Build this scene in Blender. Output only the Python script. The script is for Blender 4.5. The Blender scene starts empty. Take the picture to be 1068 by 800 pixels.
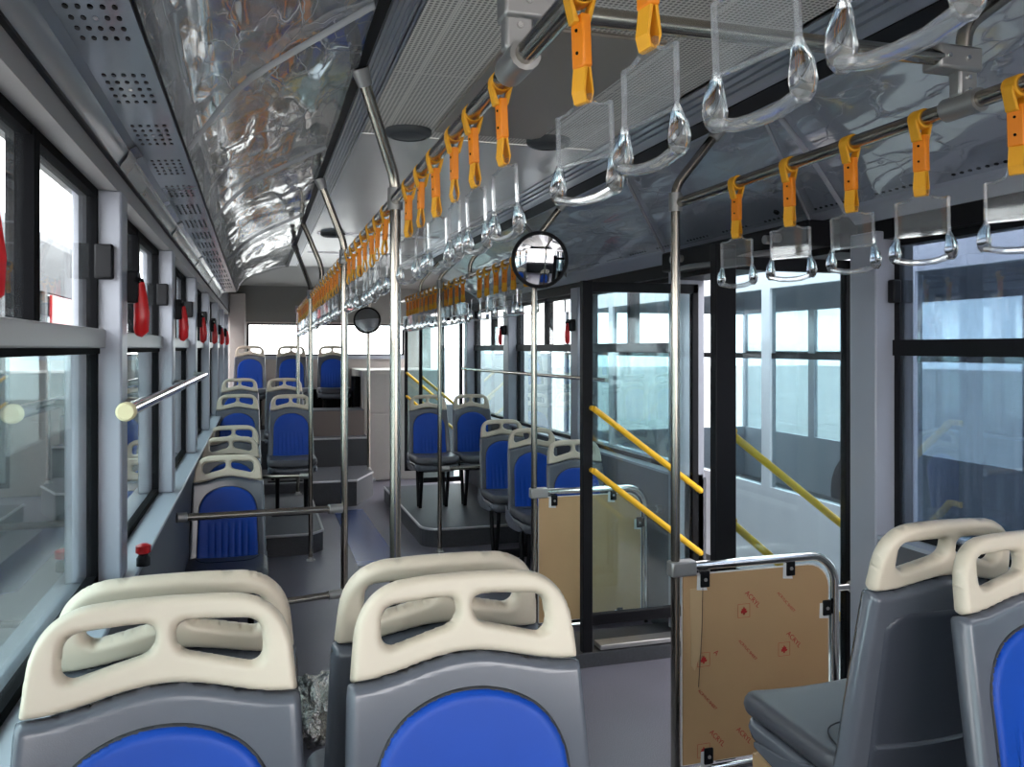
import bpy, bmesh, math, random
import numpy as np
from mathutils import Vector, Matrix, noise
C = bpy.context.scene.collection
R = math.radians
random.seed(7)

# ------------------------------------------------------------------ materials
MATS = {}
def nd(nt, typ, **kw):
    n = nt.nodes.new(typ)
    for k, v in kw.items():
        setattr(n, k, v)
    return n

def mat(name, col, rough=.5, metal=0.0, var=0.0, vscale=20.0, bump=0.0, bscale=200.0, coat=0.0, spec=None, wave=0.0):
    m = bpy.data.materials.new(name); m.use_nodes = True
    nt = m.node_tree; b = nt.nodes['Principled BSDF']
    b.inputs['Base Color'].default_value = (*col, 1)
    b.inputs['Roughness'].default_value = rough
    b.inputs['Metallic'].default_value = metal
    if coat: b.inputs['Coat Weight'].default_value = coat; b.inputs['Coat Roughness'].default_value = .08
    if spec is not None: b.inputs['Specular IOR Level'].default_value = spec
    tc = nd(nt, 'ShaderNodeTexCoord')
    if var:
        n = nd(nt, 'ShaderNodeTexNoise'); n.inputs['Scale'].default_value = vscale; n.inputs['Detail'].default_value = 4
        nt.links.new(tc.outputs['Object'], n.inputs['Vector'])
        r = nd(nt, 'ShaderNodeMapRange'); r.inputs['From Min'].default_value = .3; r.inputs['From Max'].default_value = .7
        r.inputs['To Min'].default_value = 1 - var; r.inputs['To Max'].default_value = 1 + var
        nt.links.new(n.outputs['Fac'], r.inputs['Value'])
        mx = nd(nt, 'ShaderNodeVectorMath', operation='SCALE'); mx.inputs[0].default_value = col
        nt.links.new(r.outputs['Result'], mx.inputs['Scale'])
        nt.links.new(mx.outputs['Vector'], b.inputs['Base Color'])
    if bump or wave:
        n = nd(nt, 'ShaderNodeTexNoise'); n.inputs['Scale'].default_value = bscale; n.inputs['Detail'].default_value = 3
        nt.links.new(tc.outputs['Object'], n.inputs['Vector'])
        bp = nd(nt, 'ShaderNodeBump'); bp.inputs['Strength'].default_value = bump or wave
        bp.inputs['Distance'].default_value = .002 if bump else .02
        nt.links.new(n.outputs['Fac'], bp.inputs['Height'])
        nt.links.new(bp.outputs['Normal'], b.inputs['Normal'])
    MATS[name] = m
    return m

def glassmat(name, tint, refl=1.0, haze=0.0, hazecol=(.8, .85, .9)):
    m = bpy.data.materials.new(name); m.use_nodes = True
    nt = m.node_tree; nt.nodes.clear()
    out = nd(nt, 'ShaderNodeOutputMaterial')
    tr = nd(nt, 'ShaderNodeBsdfTransparent'); tr.inputs['Color'].default_value = (*tint, 1)
    gl = nd(nt, 'ShaderNodeBsdfGlossy'); gl.inputs['Roughness'].default_value = .02
    lw = nd(nt, 'ShaderNodeLayerWeight'); lw.inputs['Blend'].default_value = .5
    pw = nd(nt, 'ShaderNodeMath', operation='POWER'); pw.inputs[1].default_value = 4.5
    nt.links.new(lw.outputs['Facing'], pw.inputs[0])
    mul = nd(nt, 'ShaderNodeMath', operation='MULTIPLY_ADD'); mul.inputs[1].default_value = .55 * refl; mul.inputs[2].default_value = .04 * refl
    nt.links.new(pw.outputs[0], mul.inputs[0])
    mx = nd(nt, 'ShaderNodeMixShader')
    nt.links.new(mul.outputs[0], mx.inputs[0]); nt.links.new(tr.outputs[0], mx.inputs[1]); nt.links.new(gl.outputs[0], mx.inputs[2])
    last = mx
    if haze:
        df = nd(nt, 'ShaderNodeBsdfDiffuse'); df.inputs['Color'].default_value = (*hazecol, 1)
        m2 = nd(nt, 'ShaderNodeMixShader'); m2.inputs[0].default_value = haze
        tc = nd(nt, 'ShaderNodeTexCoord'); mp = nd(nt, 'ShaderNodeMapping'); mp.inputs['Scale'].default_value = (6, 22, .8)
        ns = nd(nt, 'ShaderNodeTexNoise'); ns.inputs['Scale'].default_value = 3; ns.inputs['Detail'].default_value = 5
        rg = nd(nt, 'ShaderNodeMapRange'); rg.inputs['From Min'].default_value = .35; rg.inputs['From Max'].default_value = .75
        rg.inputs['To Min'].default_value = haze * .4; rg.inputs['To Max'].default_value = haze * 1.9
        nt.links.new(tc.outputs['Object'], mp.inputs[0]); nt.links.new(mp.outputs[0], ns.inputs['Vector'])
        nt.links.new(ns.outputs['Fac'], rg.inputs['Value']); nt.links.new(rg.outputs[0], m2.inputs[0])
        nt.links.new(mx.outputs[0], m2.inputs[1]); nt.links.new(df.outputs[0], m2.inputs[2]); last = m2
    nt.links.new(last.outputs[0], out.inputs[0])
    MATS[name] = m
    return m

def clearmat(name, tint, facing, edge, diff=.06, rough=.04, bump=0.0, bscale=8.0, stretch=(1, 1, 1)):
    """clear plastic: mostly see-through, shinier towards grazing angles, slightly milky"""
    m = bpy.data.materials.new(name); m.use_nodes = True
    nt = m.node_tree; nt.nodes.clear()
    out = nd(nt, 'ShaderNodeOutputMaterial')
    tr = nd(nt, 'ShaderNodeBsdfTransparent'); tr.inputs['Color'].default_value = (*tint, 1)
    gl = nd(nt, 'ShaderNodeBsdfGlossy'); gl.inputs['Roughness'].default_value = rough
    df = nd(nt, 'ShaderNodeBsdfDiffuse'); df.inputs['Color'].default_value = (.75, .75, .77, 1)
    lw = nd(nt, 'ShaderNodeLayerWeight'); lw.inputs['Blend'].default_value = .35
    rg = nd(nt, 'ShaderNodeMapRange'); rg.inputs['To Min'].default_value = facing; rg.inputs['To Max'].default_value = edge
    nt.links.new(lw.outputs['Facing'], rg.inputs['Value'])
    m1 = nd(nt, 'ShaderNodeMixShader'); m1.inputs[0].default_value = diff
    nt.links.new(tr.outputs[0], m1.inputs[1]); nt.links.new(df.outputs[0], m1.inputs[2])
    m2 = nd(nt, 'ShaderNodeMixShader')
    nt.links.new(rg.outputs[0], m2.inputs[0]); nt.links.new(m1.outputs[0], m2.inputs[1]); nt.links.new(gl.outputs[0], m2.inputs[2])
    if bump:
        tc = nd(nt, 'ShaderNodeTexCoord'); mp = nd(nt, 'ShaderNodeMapping'); mp.inputs['Scale'].default_value = stretch
        ns = nd(nt, 'ShaderNodeTexNoise'); ns.inputs['Scale'].default_value = bscale; ns.inputs['Detail'].default_value = 5
        ns.inputs['Distortion'].default_value = 1.2
        bp = nd(nt, 'ShaderNodeBump'); bp.inputs['Strength'].default_value = bump; bp.inputs['Distance'].default_value = .03
        nt.links.new(tc.outputs['Object'], mp.inputs[0]); nt.links.new(mp.outputs[0], ns.inputs['Vector'])
        nt.links.new(ns.outputs['Fac'], bp.inputs['Height'])
        for s in (gl, lw): nt.links.new(bp.outputs['Normal'], s.inputs['Normal'])
    nt.links.new(m2.outputs[0], out.inputs[0])
    MATS[name] = m
    return m

CREAM = mat('cream_plastic', (.60, .515, .41), .42, var=.04, vscale=6)
SHELL = mat('grey_shell_plastic', (.105, .112, .135), .17, var=.05, vscale=5, bump=.06, bscale=500)
SHELLB = mat('shaded_shell_plastic', (.055, .06, .078), .38, bump=.15, bscale=600)  # same plastic as the grey shell, with the back's shade put into the colour
BLUE = mat('blue_pad_plastic', (.003, .054, .36), .45, var=.05, vscale=8, spec=.3)
CUSH = mat('grey_leatherette', (.072, .073, .086), .42, bump=.25, bscale=900)
LINE = mat('dark_seam', (.03, .03, .035), .7)
BLACK = mat('black_paint', (.006, .006, .008), .5, spec=.2)
RUBBER = mat('black_rubber', (.004, .004, .005), .8, spec=.06)
STEEL = mat('brushed_steel', (.43, .39, .335), .22, 1.0, var=.05, vscale=3)
CHROME = mat('polished_steel', (.78, .77, .75), .12, 1.0)
CAST = mat('cast_alloy', (.42, .41, .40), .45, .8)
WALL = mat('wall_paint_grey', (.40, .42, .47), .5, var=.03)
POSTM = mat('post_paint', (.31, .32, .37), .42, var=.03, vscale=4)
HEAD = mat('header_paint', (.33, .32, .32), .45)
LOWER = mat('lower_wall_panel', (.10, .105, .12), .5)
SILL = mat('sill_paint', (.36, .39, .45), .35)
COVE = mat('glossy_cove_panel', (.30, .34, .38), .16, .35, wave=.25, bscale=1.6)
DUCT = mat('duct_panel', (.58, .58, .59), .09, .65, wave=.12, bscale=2.2)
DUCTR = mat('duct_panel_grey', (.42, .44, .52), .3, .2, wave=.3, bscale=2)
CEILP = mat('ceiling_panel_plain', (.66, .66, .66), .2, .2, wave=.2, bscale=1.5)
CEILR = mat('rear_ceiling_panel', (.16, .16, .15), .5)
ALU = mat('aluminium_strip', (.60, .62, .66), .28, .9)
ALUD = mat('ribbed_strip', (.58, .60, .66), .35, .6)
HATCH = mat('roof_hatch_panel', (.30, .26, .22), .35, .1)
VENTG = mat('speaker_grey', (.06, .065, .07), .5)
YEL = mat('yellow_paint', (.83, .47, .02), .32)
SORANGE = mat('orange_sleeve', (.95, .27, .008), .45)
SYEL = mat('yellow_webbing', (.88, .40, .015), .55, bump=.3, bscale=900)
REDM = mat('red_plastic', (.55, .012, .015), .3)
CARD = mat('brown_masking_board', (.50, .31, .155), .65, var=.05, vscale=3)
CARDE = mat('board_edge_white', (.75, .74, .72), .5)
PRINT = mat('red_print', (.42, .015, .012), .6)
TORN = mat('torn_paper_white', (.72, .72, .72), .6)
CABI = mat('cream_cabinet', (.47, .43, .40), .5, var=.02)
STEPM = mat('step_vinyl', (.07, .072, .085), .55, var=.12, vscale=90)
RISER = mat('dark_riser_vinyl', (.05, .052, .06), .5, var=.15, vscale=90)
NOSE = mat('alu_nosing', (.58, .58, .60), .3, .6)
HATCHB = mat('brown_grey_panel', (.14, .11, .10), .5)
MIRR = mat('mirror_silver', (.92, .93, .95), .015, 1.0)
CAPY = mat('cream_cap', (.75, .66, .40), .5)
WHITE = mat('bus_white_paint', (.42, .43, .48), .3, coat=.3)
BUSG = mat('bus_grey_paint', (.19, .192, .20), .75, spec=.04)
DARKIN = mat('dark_interior', (.06, .065, .075), .6)
ASPH = mat('concrete_yard', (.38, .37, .36), .85, var=.15, vscale=12)
DASH = mat('dash_black', (.02, .02, .024), .5)
DASHB = mat('dash_blue', (.03, .22, .62), .5)
FOIL = mat('clear_wrapped_metal', (.55, .53, .50), .15, .9, wave=1.0, bscale=40)
GREENM = mat('bus_green_paint', (.10, .42, .22), .4)
CURT = mat('curtain_cloth', (.55, .53, .5), .9)

GLASS = glassmat('window_glass', (.93, .97, .97), 1.0, .02)
GLASST = glassmat('tinted_window_glass', (.66, .77, .78), 2.2, .03)
GLASSR = glassmat('wet_window_glass', (.56, .63, .71), 4.0, .07, (.55, .66, .85))
GLASSD = glassmat('door_glass', (.82, .92, .93), 1.1, .02)
GLASSB = glassmat('bus_window_glass', (.66, .71, .73), 1.2)
CLEAR = clearmat('clear_acrylic', (.95, .95, .95), .16, .7, .20)
CLEARG = bpy.data.materials.new('clear_acrylic_solid'); CLEARG.use_nodes = True
_b = CLEARG.node_tree.nodes['Principled BSDF']; _b.inputs['Transmission Weight'].default_value = 1; _b.inputs['Roughness'].default_value = .10
_b.inputs['IOR'].default_value = 1.42; _b.inputs['Base Color'].default_value = (.98, .98, .98, 1)
PANEL = clearmat('clear_card_holder', (.95, .95, .95), .03, .35, .07)
def filmmat(name, base, crease, diff, scale, stretch):
    """thin clear film: mirror-like sheen with a net of sharp bright creases"""
    m = bpy.data.materials.new(name); m.use_nodes = True
    nt = m.node_tree; nt.nodes.clear(); L = nt.links.new
    out = nd(nt, 'ShaderNodeOutputMaterial')
    tr = nd(nt, 'ShaderNodeBsdfTransparent'); tr.inputs['Color'].default_value = (.97, .975, .98, 1)
    gl = nd(nt, 'ShaderNodeBsdfGlossy'); gl.inputs['Roughness'].default_value = .06
    df = nd(nt, 'ShaderNodeBsdfDiffuse'); df.inputs['Color'].default_value = (.80, .80, .82, 1)
    tc = nd(nt, 'ShaderNodeTexCoord'); mp = nd(nt, 'ShaderNodeMapping'); mp.inputs['Scale'].default_value = stretch
    L(tc.outputs['Object'], mp.inputs[0])
    ns = nd(nt, 'ShaderNodeTexNoise'); ns.inputs['Scale'].default_value = 2.2; ns.inputs['Detail'].default_value = 4
    L(mp.outputs[0], ns.inputs['Vector'])
    vm = nd(nt, 'ShaderNodeVectorMath', operation='MULTIPLY_ADD'); vm.inputs[1].default_value = (.55, .55, .55)
    L(ns.outputs['Color'], vm.inputs[0]); L(mp.outputs[0], vm.inputs[2])
    masks = []
    for sc_, wd in ((scale, .018), (scale * 2.7, .022)):
        vo = nd(nt, 'ShaderNodeTexVoronoi', feature='DISTANCE_TO_EDGE'); vo.inputs['Scale'].default_value = sc_
        L(vm.outputs[0], vo.inputs['Vector'])
        mr = nd(nt, 'ShaderNodeMapRange'); mr.inputs['From Max'].default_value = wd; mr.inputs['To Min'].default_value = 1; mr.inputs['To Max'].default_value = 0
        L(vo.outputs['Distance'], mr.inputs['Value']); masks.append(mr)
    n2 = nd(nt, 'ShaderNodeTexNoise'); n2.inputs['Scale'].default_value = 5; L(mp.outputs[0], n2.inputs['Vector'])
    r2 = nd(nt, 'ShaderNodeMapRange'); r2.inputs['From Min'].default_value = .42; r2.inputs['From Max'].default_value = .62
    L(n2.outputs['Fac'], r2.inputs['Value'])
    mx = nd(nt, 'ShaderNodeMath', operation='MAXIMUM'); L(masks[0].outputs[0], mx.inputs[0]); L(masks[1].outputs[0], mx.inputs[1])
    mu = nd(nt, 'ShaderNodeMath', operation='MULTIPLY'); L(mx.outputs[0], mu.inputs[0]); L(r2.outputs[0], mu.inputs[1])
    bp = nd(nt, 'ShaderNodeBump'); bp.inputs['Strength'].default_value = .5; bp.inputs['Distance'].default_value = .01
    L(mu.outputs[0], bp.inputs['Height']); L(bp.outputs['Normal'], gl.inputs['Normal'])
    lw = nd(nt, 'ShaderNodeLayerWeight'); lw.inputs['Blend'].default_value = .35
    rg = nd(nt, 'ShaderNodeMapRange'); rg.inputs['To Min'].default_value = base; rg.inputs['To Max'].default_value = .5
    L(lw.outputs['Facing'], rg.inputs['Value'])
    dd = nd(nt, 'ShaderNodeMath', operation='MULTIPLY_ADD'); dd.inputs[1].default_value = crease; dd.inputs[2].default_value = diff  # creases whitened to paint in their highlights
    L(mu.outputs[0], dd.inputs[0])
    m1 = nd(nt, 'ShaderNodeMixShader'); L(dd.outputs[0], m1.inputs[0]); L(tr.outputs[0], m1.inputs[1]); L(df.outputs[0], m1.inputs[2])
    m2 = nd(nt, 'ShaderNodeMixShader'); L(rg.outputs[0], m2.inputs[0]); L(m1.outputs[0], m2.inputs[1]); L(gl.outputs[0], m2.inputs[2])
    L(m2.outputs[0], out.inputs[0]); return m
FILM = filmmat('protective_film', .13, .60, .08, 2.2, (2.2, .8, 1.5))
FILMR = filmmat('thin_protective_film', .08, .30, .05, 1.8, (1.6, .7, 1.6))
TAPE = clearmat('film_fold', (.92, .92, .94), .15, .4, .40, .2)

def meshceil():
    m = bpy.data.materials.new('perforated_ceiling'); m.use_nodes = True
    nt = m.node_tree; b = nt.nodes['Principled BSDF']
    b.inputs['Roughness'].default_value = .4
    tc = nd(nt, 'ShaderNodeTexCoord')
    vo = nd(nt, 'ShaderNodeTexVoronoi'); vo.inputs['Scale'].default_value = 75; vo.inputs['Randomness'].default_value = 0
    nt.links.new(tc.outputs['Object'], vo.inputs['Vector'])
    r = nd(nt, 'ShaderNodeMapRange'); r.inputs['From Min'].default_value = .26; r.inputs['From Max'].default_value = .42
    nt.links.new(vo.outputs['Distance'], r.inputs['Value'])
    # plain seams between the panels
    sep = nd(nt, 'ShaderNodeSeparateXYZ'); nt.links.new(tc.outputs['Object'], sep.inputs[0])
    acc = None
    for ax, per, wd in (('X', .15, .035), ('Y', .60, .012)):
        dv = nd(nt, 'ShaderNodeMath', operation='DIVIDE'); dv.inputs[1].default_value = per
        fr = nd(nt, 'ShaderNodeMath', operation='FRACT')
        lt = nd(nt, 'ShaderNodeMath', operation='LESS_THAN'); lt.inputs[1].default_value = wd
        nt.links.new(sep.outputs[ax], dv.inputs[0]); nt.links.new(dv.outputs[0], fr.inputs[0]); nt.links.new(fr.outputs[0], lt.inputs[0])
        if acc is None: acc = lt
        else:
            mxx = nd(nt, 'ShaderNodeMath', operation='MAXIMUM')
            nt.links.new(acc.outputs[0], mxx.inputs[0]); nt.links.new(lt.outputs[0], mxx.inputs[1]); acc = mxx
    mm = nd(nt, 'ShaderNodeMath', operation='MAXIMUM')
    nt.links.new(r.outputs[0], mm.inputs[0]); nt.links.new(acc.outputs[0], mm.inputs[1])
    mx = nd(nt, 'ShaderNodeMix', data_type='RGBA')
    mx.inputs[6].default_value = (.24, .22, .19, 1); mx.inputs[7].default_value = (.78, .74, .68, 1)
    nt.links.new(mm.outputs[0], mx.inputs[0]); nt.links.new(mx.outputs[2], b.inputs['Base Color'])
    return m
MESHC = meshceil()

def floormat():
    m = bpy.data.materials.new('speckled_floor_vinyl'); m.use_nodes = True
    nt = m.node_tree; b = nt.nodes['Principled BSDF']; b.inputs['Roughness'].default_value = .38
    tc = nd(nt, 'ShaderNodeTexCoord')
    n = nd(nt, 'ShaderNodeTexNoise'); n.inputs['Scale'].default_value = 260; n.inputs['Detail'].default_value = 2
    n2 = nd(nt, 'ShaderNodeTexNoise'); n2.inputs['Scale'].default_value = 2.5; n2.inputs['Detail'].default_value = 4
    nt.links.new(tc.outputs['Object'], n.inputs['Vector']); nt.links.new(tc.outputs['Object'], n2.inputs['Vector'])
    cr = nd(nt, 'ShaderNodeValToRGB')
    cr.color_ramp.elements[0].position = .35; cr.color_ramp.elements[0].color = (.065, .063, .085, 1)
    cr.color_ramp.elements[1].position = .70; cr.color_ramp.elements[1].color = (.22, .21, .255, 1)
    nt.links.new(n.outputs['Fac'], cr.inputs[0])
    r = nd(nt, 'ShaderNodeMapRange'); r.inputs['To Min'].default_value = .8; r.inputs['To Max'].default_value = 1.2
    nt.links.new(n2.outputs['Fac'], r.inputs['Value'])
    sc = nd(nt, 'ShaderNodeVectorMath', operation='SCALE')
    nt.links.new(cr.outputs[0], sc.inputs[0]); nt.links.new(r.outputs[0], sc.inputs['Scale'])
    nt.links.new(sc.outputs[0], b.inputs['Base Color'])
    return m
FLOORM = floormat()

# ------------------------------------------------------------------ helpers
class MB:
    def __init__(s): s.v = []; s.f = []
    def add(s, vs, fs):
        o = len(s.v); s.v += [tuple(v) for v in vs]; s.f += [tuple(o + i for i in f) for f in fs]; return s
    def box(s, x0, x1, y0, y1, z0, z1, rot=None):
        vs = [Vector((x, y, z)) for x in (x0, x1) for y in (y0, y1) for z in (z0, z1)]
        if rot is not None: vs = [rot @ v for v in vs]
        return s.add(vs, [(0, 1, 3, 2), (4, 6, 7, 5), (0, 4, 5, 1), (2, 3, 7, 6), (0, 2, 6, 4), (1, 5, 7, 3)])
    def tube(s, pts, r, n=12, cap=True, sy=1.0):
        pts = [Vector(p) for p in pts]; rs = r if isinstance(r, (list, tuple)) else [r] * len(pts)
        rings = []; up = None
        for i, p in enumerate(pts):
            t = (pts[min(i + 1, len(pts) - 1)] - pts[max(i - 1, 0)]).normalized()
            if up is None:
                up = Vector((0, 0, 1)) if abs(t.z) < .9 else Vector((1, 0, 0))
            a = (up - t * up.dot(t)).normalized(); b = t.cross(a); up = a
            rings.append([p + (a * math.cos(q) + b * sy * math.sin(q)) * rs[i] for q in [2 * math.pi * k / n for k in range(n)]])
        vs = [v for ring in rings for v in ring]; fs = []
        for i in range(len(pts) - 1):
            for k in range(n):
                fs.append((i * n + k, i * n + (k + 1) % n, (i + 1) * n + (k + 1) % n, (i + 1) * n + k))
        if cap:
            fs.append(tuple(range(n - 1, -1, -1))); fs.append(tuple((len(pts) - 1) * n + k for k in range(n)))
        return s.add(vs, fs)
    def prism(s, poly, a, b, axis='y'):
        """extrude polygon: axis y -> poly in (x,z), axis z -> poly in (x,y), axis x -> poly in (y,z)"""
        n = len(poly)
        def P(p, t): return {'y': (p[0], t, p[1]), 'z': (p[0], p[1], t), 'x': (t, p[0], p[1])}[axis]
        vs = [P(p, a) for p in poly] + [P(p, b) for p in poly]
        fs = [tuple(range(n)), tuple(range(2 * n - 1, n - 1, -1))] + [(i, n + i, n + (i + 1) % n, (i + 1) % n) for i in range(n)]
        return s.add(vs, fs)
    def sheet(s, prof, ys):
        n = len(prof); vs = [(x, y, z) for y in ys for x, z in prof]
        return s.add(vs, [(j * n + i, j * n + i + 1, (j + 1) * n + i + 1, (j + 1) * n + i) for j in range(len(ys) - 1) for i in range(n - 1)])
    def lathe(s, prof, M=None, n=24):
        vs = []; fs = []
        for r, z in prof:
            for k in range(n):
                a = 2 * math.pi * k / n; v = Vector((r * math.cos(a), r * math.sin(a), z)); vs.append(M @ v if M else v)
        for i in range(len(prof) - 1):
            for k in range(n): fs.append((i * n + k, i * n + (k + 1) % n, (i + 1) * n + (k + 1) % n, (i + 1) * n + k))
        fs.append(tuple(range(n - 1, -1, -1))); fs.append(tuple((len(prof) - 1) * n + k for k in range(n)))
        return s.add(vs, fs)
    def build(s, name, m, parent=None, smooth=False, bevel=0.0):
        me = bpy.data.meshes.new(name); me.from_pydata([tuple(v) for v in s.v], [], s.f); me.validate()
        bm = bmesh.new(); bm.from_mesh(me); bmesh.ops.recalc_face_normals(bm, faces=bm.faces)
        bm.to_mesh(me); bm.free()
        me.materials.append(m)
        o = bpy.data.objects.new(name, me); C.objects.link(o)
        if parent: o.parent = parent
        if bevel:
            bv = o.modifiers.new('b', 'BEVEL'); bv.width = bevel; bv.segments = 2; bv.limit_method = 'ANGLE'; bv.angle_limit = R(40)
        if smooth or bevel:
            for p in me.polygons: p.use_smooth = True
            try: me.set_sharp_from_angle(angle=R(42))
            except Exception: pass
        return o

def tag(o, label=None, cat=None, group=None, kind=None):
    if label: o['label'] = label
    if cat: o['category'] = cat
    if group: o['group'] = group
    if kind: o['kind'] = kind
    return o
def empty(name, loc=(0, 0, 0), rz=0):
    o = bpy.data.objects.new(name, None); o.empty_display_size = .1; C.objects.link(o)
    o.location = loc; o.rotation_euler = (0, 0, rz); return o
def copy_tree(o, parent=None):
    c = o.copy(); C.objects.link(c)
    if parent: c.parent = parent; c.matrix_parent_inverse = o.matrix_parent_inverse
    for ch in [x for x in CH.get(o.name, [])]: copy_tree(ch, c)
    return c
CH = {}
def index_children(root):
    CH[root.name] = list(root.children)
    for ch in root.children: index_children(ch)
def struct(o): o['kind'] = 'structure'; return o
def arc(c, r, a0, a1, n, plane='xz', o=0.0):
    out = []
    for i in range(n + 1):
        a = R(a0 + (a1 - a0) * i / n); u = c[0] + r * math.cos(a); w = c[1] + r * math.sin(a)
        out.append({'xz': (u, o, w), 'yz': (o, u, w), 'xy': (u, w, o)}[plane])
    return out
def smoothpath(pts, n=6):
    """round the corners of a polyline"""
    pts = [Vector(p) for p in pts]; out = [pts[0]]
    for i in range(1, len(pts) - 1):
        a, b, c = pts[i - 1], pts[i], pts[i + 1]
        d = min((a - b).length, (c - b).length) * .5
        p = b + (a - b).normalized() * d; q = b + (c - b).normalized() * d
        for k in range(n + 1):
            t = k / n; out.append(p * (1 - t) ** 2 + b * 2 * t * (1 - t) + q * t * t)
    out.append(pts[-1]); return out

# signed-distance plate: rounded solid shapes with holes (seat tops, shells, pads)
def sdf_plate(name, m, sdf, box, cell, half, warp, parent=None):
    x0, x1, z0, z1 = box
    nx = int(round((x1 - x0) / cell)) + 1; nz = int(round((z1 - z0) / cell)) + 1
    X, Z = np.meshgrid(np.linspace(x0, x1, nx), np.linspace(z0, z1, nz), indexing='ij')
    D = sdf(X, Z); ins = D < 0
    keep = ins[:-1, :-1] | ins[1:, :-1] | ins[:-1, 1:] | ins[1:, 1:]
    used = np.zeros_like(ins); used[:-1, :-1] |= keep; used[1:, :-1] |= keep; used[:-1, 1:] |= keep; used[1:, 1:] |= keep
    edge = used & ((~ins) | (D > -.25 * cell))
    e = cell * .05
    for _ in range(3):
        d = sdf(X, Z); gx = (sdf(X + e, Z) - sdf(X - e, Z)) / (2 * e); gz = (sdf(X, Z + e) - sdf(X, Z - e)) / (2 * e)
        g = np.maximum(np.sqrt(gx * gx + gz * gz), .2)
        step = np.clip(d / g, -cell * .9, cell * .9)
        X = np.where(edge, X - step * gx / g, X); Z = np.where(edge, Z - step * gz / g, Z)
    D = np.where(edge, 0, np.minimum(sdf(X, Z), -1e-5))
    vs = []; F = -np.ones(ins.shape, int); B = F.copy()
    for i in range(nx):
        for j in range(nz):
            if not used[i, j]: continue
            x, z, dd = X[i, j], Z[i, j], -D[i, j]
            if edge[i, j]:
                F[i, j] = B[i, j] = len(vs); vs.append(warp(x, z, half(x, z, 0)[2]))
            else:
                hf, hb, mid = half(x, z, dd)
                F[i, j] = len(vs); vs.append(warp(x, z, mid + hf)); B[i, j] = len(vs); vs.append(warp(x, z, mid - hb))
    fs = []
    for i in range(nx - 1):
        for j in range(nz - 1):
            if keep[i, j]:
                q = [(i, j), (i + 1, j), (i + 1, j + 1), (i, j + 1)]
                a = tuple(F[t] for t in q); b = tuple(B[t] for t in reversed(q))
                fs.append(a)
                if set(a) != set(b): fs.append(b)
    mb = MB(); mb.v = vs; mb.f = fs
    o = mb.build(name, m, parent, smooth=False)
    for p in o.data.polygons: p.use_smooth = True
    return o
def rnd(d, r, T):  # rounded-edge half thickness
    t = min(d / r, 1.0); return T * math.sqrt(max(0, 1 - (1 - t) ** 2))
def smax(a, b, k=.012):
    h = np.maximum(k - np.abs(a - b), 0) / k; return np.maximum(a, b) + h * h * k * .25

# ------------------------------------------------------------------ camera & world
F_PX, YAW, H = 870.0, R(17.0), 1.6
cam = bpy.data.cameras.new('camera'); co = bpy.data.objects.new('camera', cam); C.objects.link(co)
cam.sensor_width = 36; cam.lens = F_PX / 1068 * 36; cam.shift_y = -37 / 1068; cam.clip_start = .02
co.location = (0, 0, H); co.rotation_euler = (R(90), 0, -YAW)
bpy.context.scene.camera = co
sc = bpy.context.scene
sc.view_settings.view_transform = 'Standard'; sc.view_settings.look = 'None'
sc.view_settings.gamma = 1; sc.view_settings.use_curve_mapping = False
sc.view_settings.exposure = 2.2
sc.cycles.use_denoising = True
sc.cycles.max_bounces = 10; sc.cycles.diffuse_bounces = 5; sc.cycles.glossy_bounces = 4; sc.cycles.transparent_max_bounces = 40
sc.cycles.sample_clamp_indirect = 6
w = bpy.data.worlds.new('overcast'); sc.world = w; w.use_nodes = True
bg = w.node_tree.nodes['Background']; bg.inputs[0].default_value = (1.0, .975, .985, 1); bg.inputs[1].default_value = 2.0

# ------------------------------------------------------------------ dimensions
XL, XLI, XR, XRI = -.40, -.345, 2.26, 2.20      # panes and inner faces of the side walls
YF, YB = -2.3, 11.5
ZC = 2.40
def at(u, v, **k):
    """point on a plane X=, Y= or Z= seen at photo pixel u,v"""
    xc, zc = (u - 534) / F_PX, (363 - v) / F_PX
    d = Vector((xc * math.cos(YAW) + math.sin(YAW), math.cos(YAW) - xc * math.sin(YAW), zc))
    for ax, val in k.items():
        i = 'XYZ'.index(ax); t = (val - (0, 0, H)[i]) / d[i]
        return Vector((0, 0, H)) + d * t

# ------------------------------------------------------------------ SETTING: floor, platforms
struct(MB().box(-.46, 2.33, YF, YB + .1, -.08, 0).build('floor', FLOORM))
def platform(poly, z, name, riser=RISER, nose=None, z0=0.0):
    o = struct(MB().prism(poly, z0, z - .012, 'z').build(name, riser))
    t = MB().prism(poly, z - .012, z, 'z').build('step_tread', STEPM, o)
    if nose: MB().tube([(p[0], p[1], z - .004) for p in nose], .011, 8).build('nosing', NOSE, o, smooth=True)
    return o
pl = [(XLI, 6.64), (.40, 6.64), (.50, 6.76), (.50, 8.55), (XLI, 8.55)]
platform(pl, .16, 'trim_1', nose=[(XLI, 6.64), (.40, 6.64), (.50, 6.76), (.50, 8.55)])
platform([(XLI, 8.55), (.967, 8.55), (1.20, 9.08), (1.20, 9.6), (XLI, 9.6)], .26, 'trim_2', nose=[(.5, 8.55), (.967, 8.55), (1.20, 9.08)])
platform([(XLI, 9.6), (1.22, 9.6), (1.22, YB), (XLI, YB)], .58, 'trim_3', nose=[(.5, 9.6), (1.22, 9.6)])
platform([(.55, 9.86), (1.20, 9.86), (1.20, 10.28), (.55, 10.28)], .88, 'trim_4', riser=HATCHB, z0=.58)
pr = [(1.27, 8.72)] + [(1.27 + .18 * (1 - math.cos(R(a))), 6.73 - .18 * math.sin(R(a))) for a in range(0, 91, 15)] + [(XRI, 6.55), (XRI, 8.72)]
platform(pr, .15, 'trim_5', nose=pr[:-1])
platform([(XLI, .62), (.56, .62), (.56, 2.15), (XLI, 2.15)], .215, 'trim_6')     # wheel box under the first seats
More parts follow.
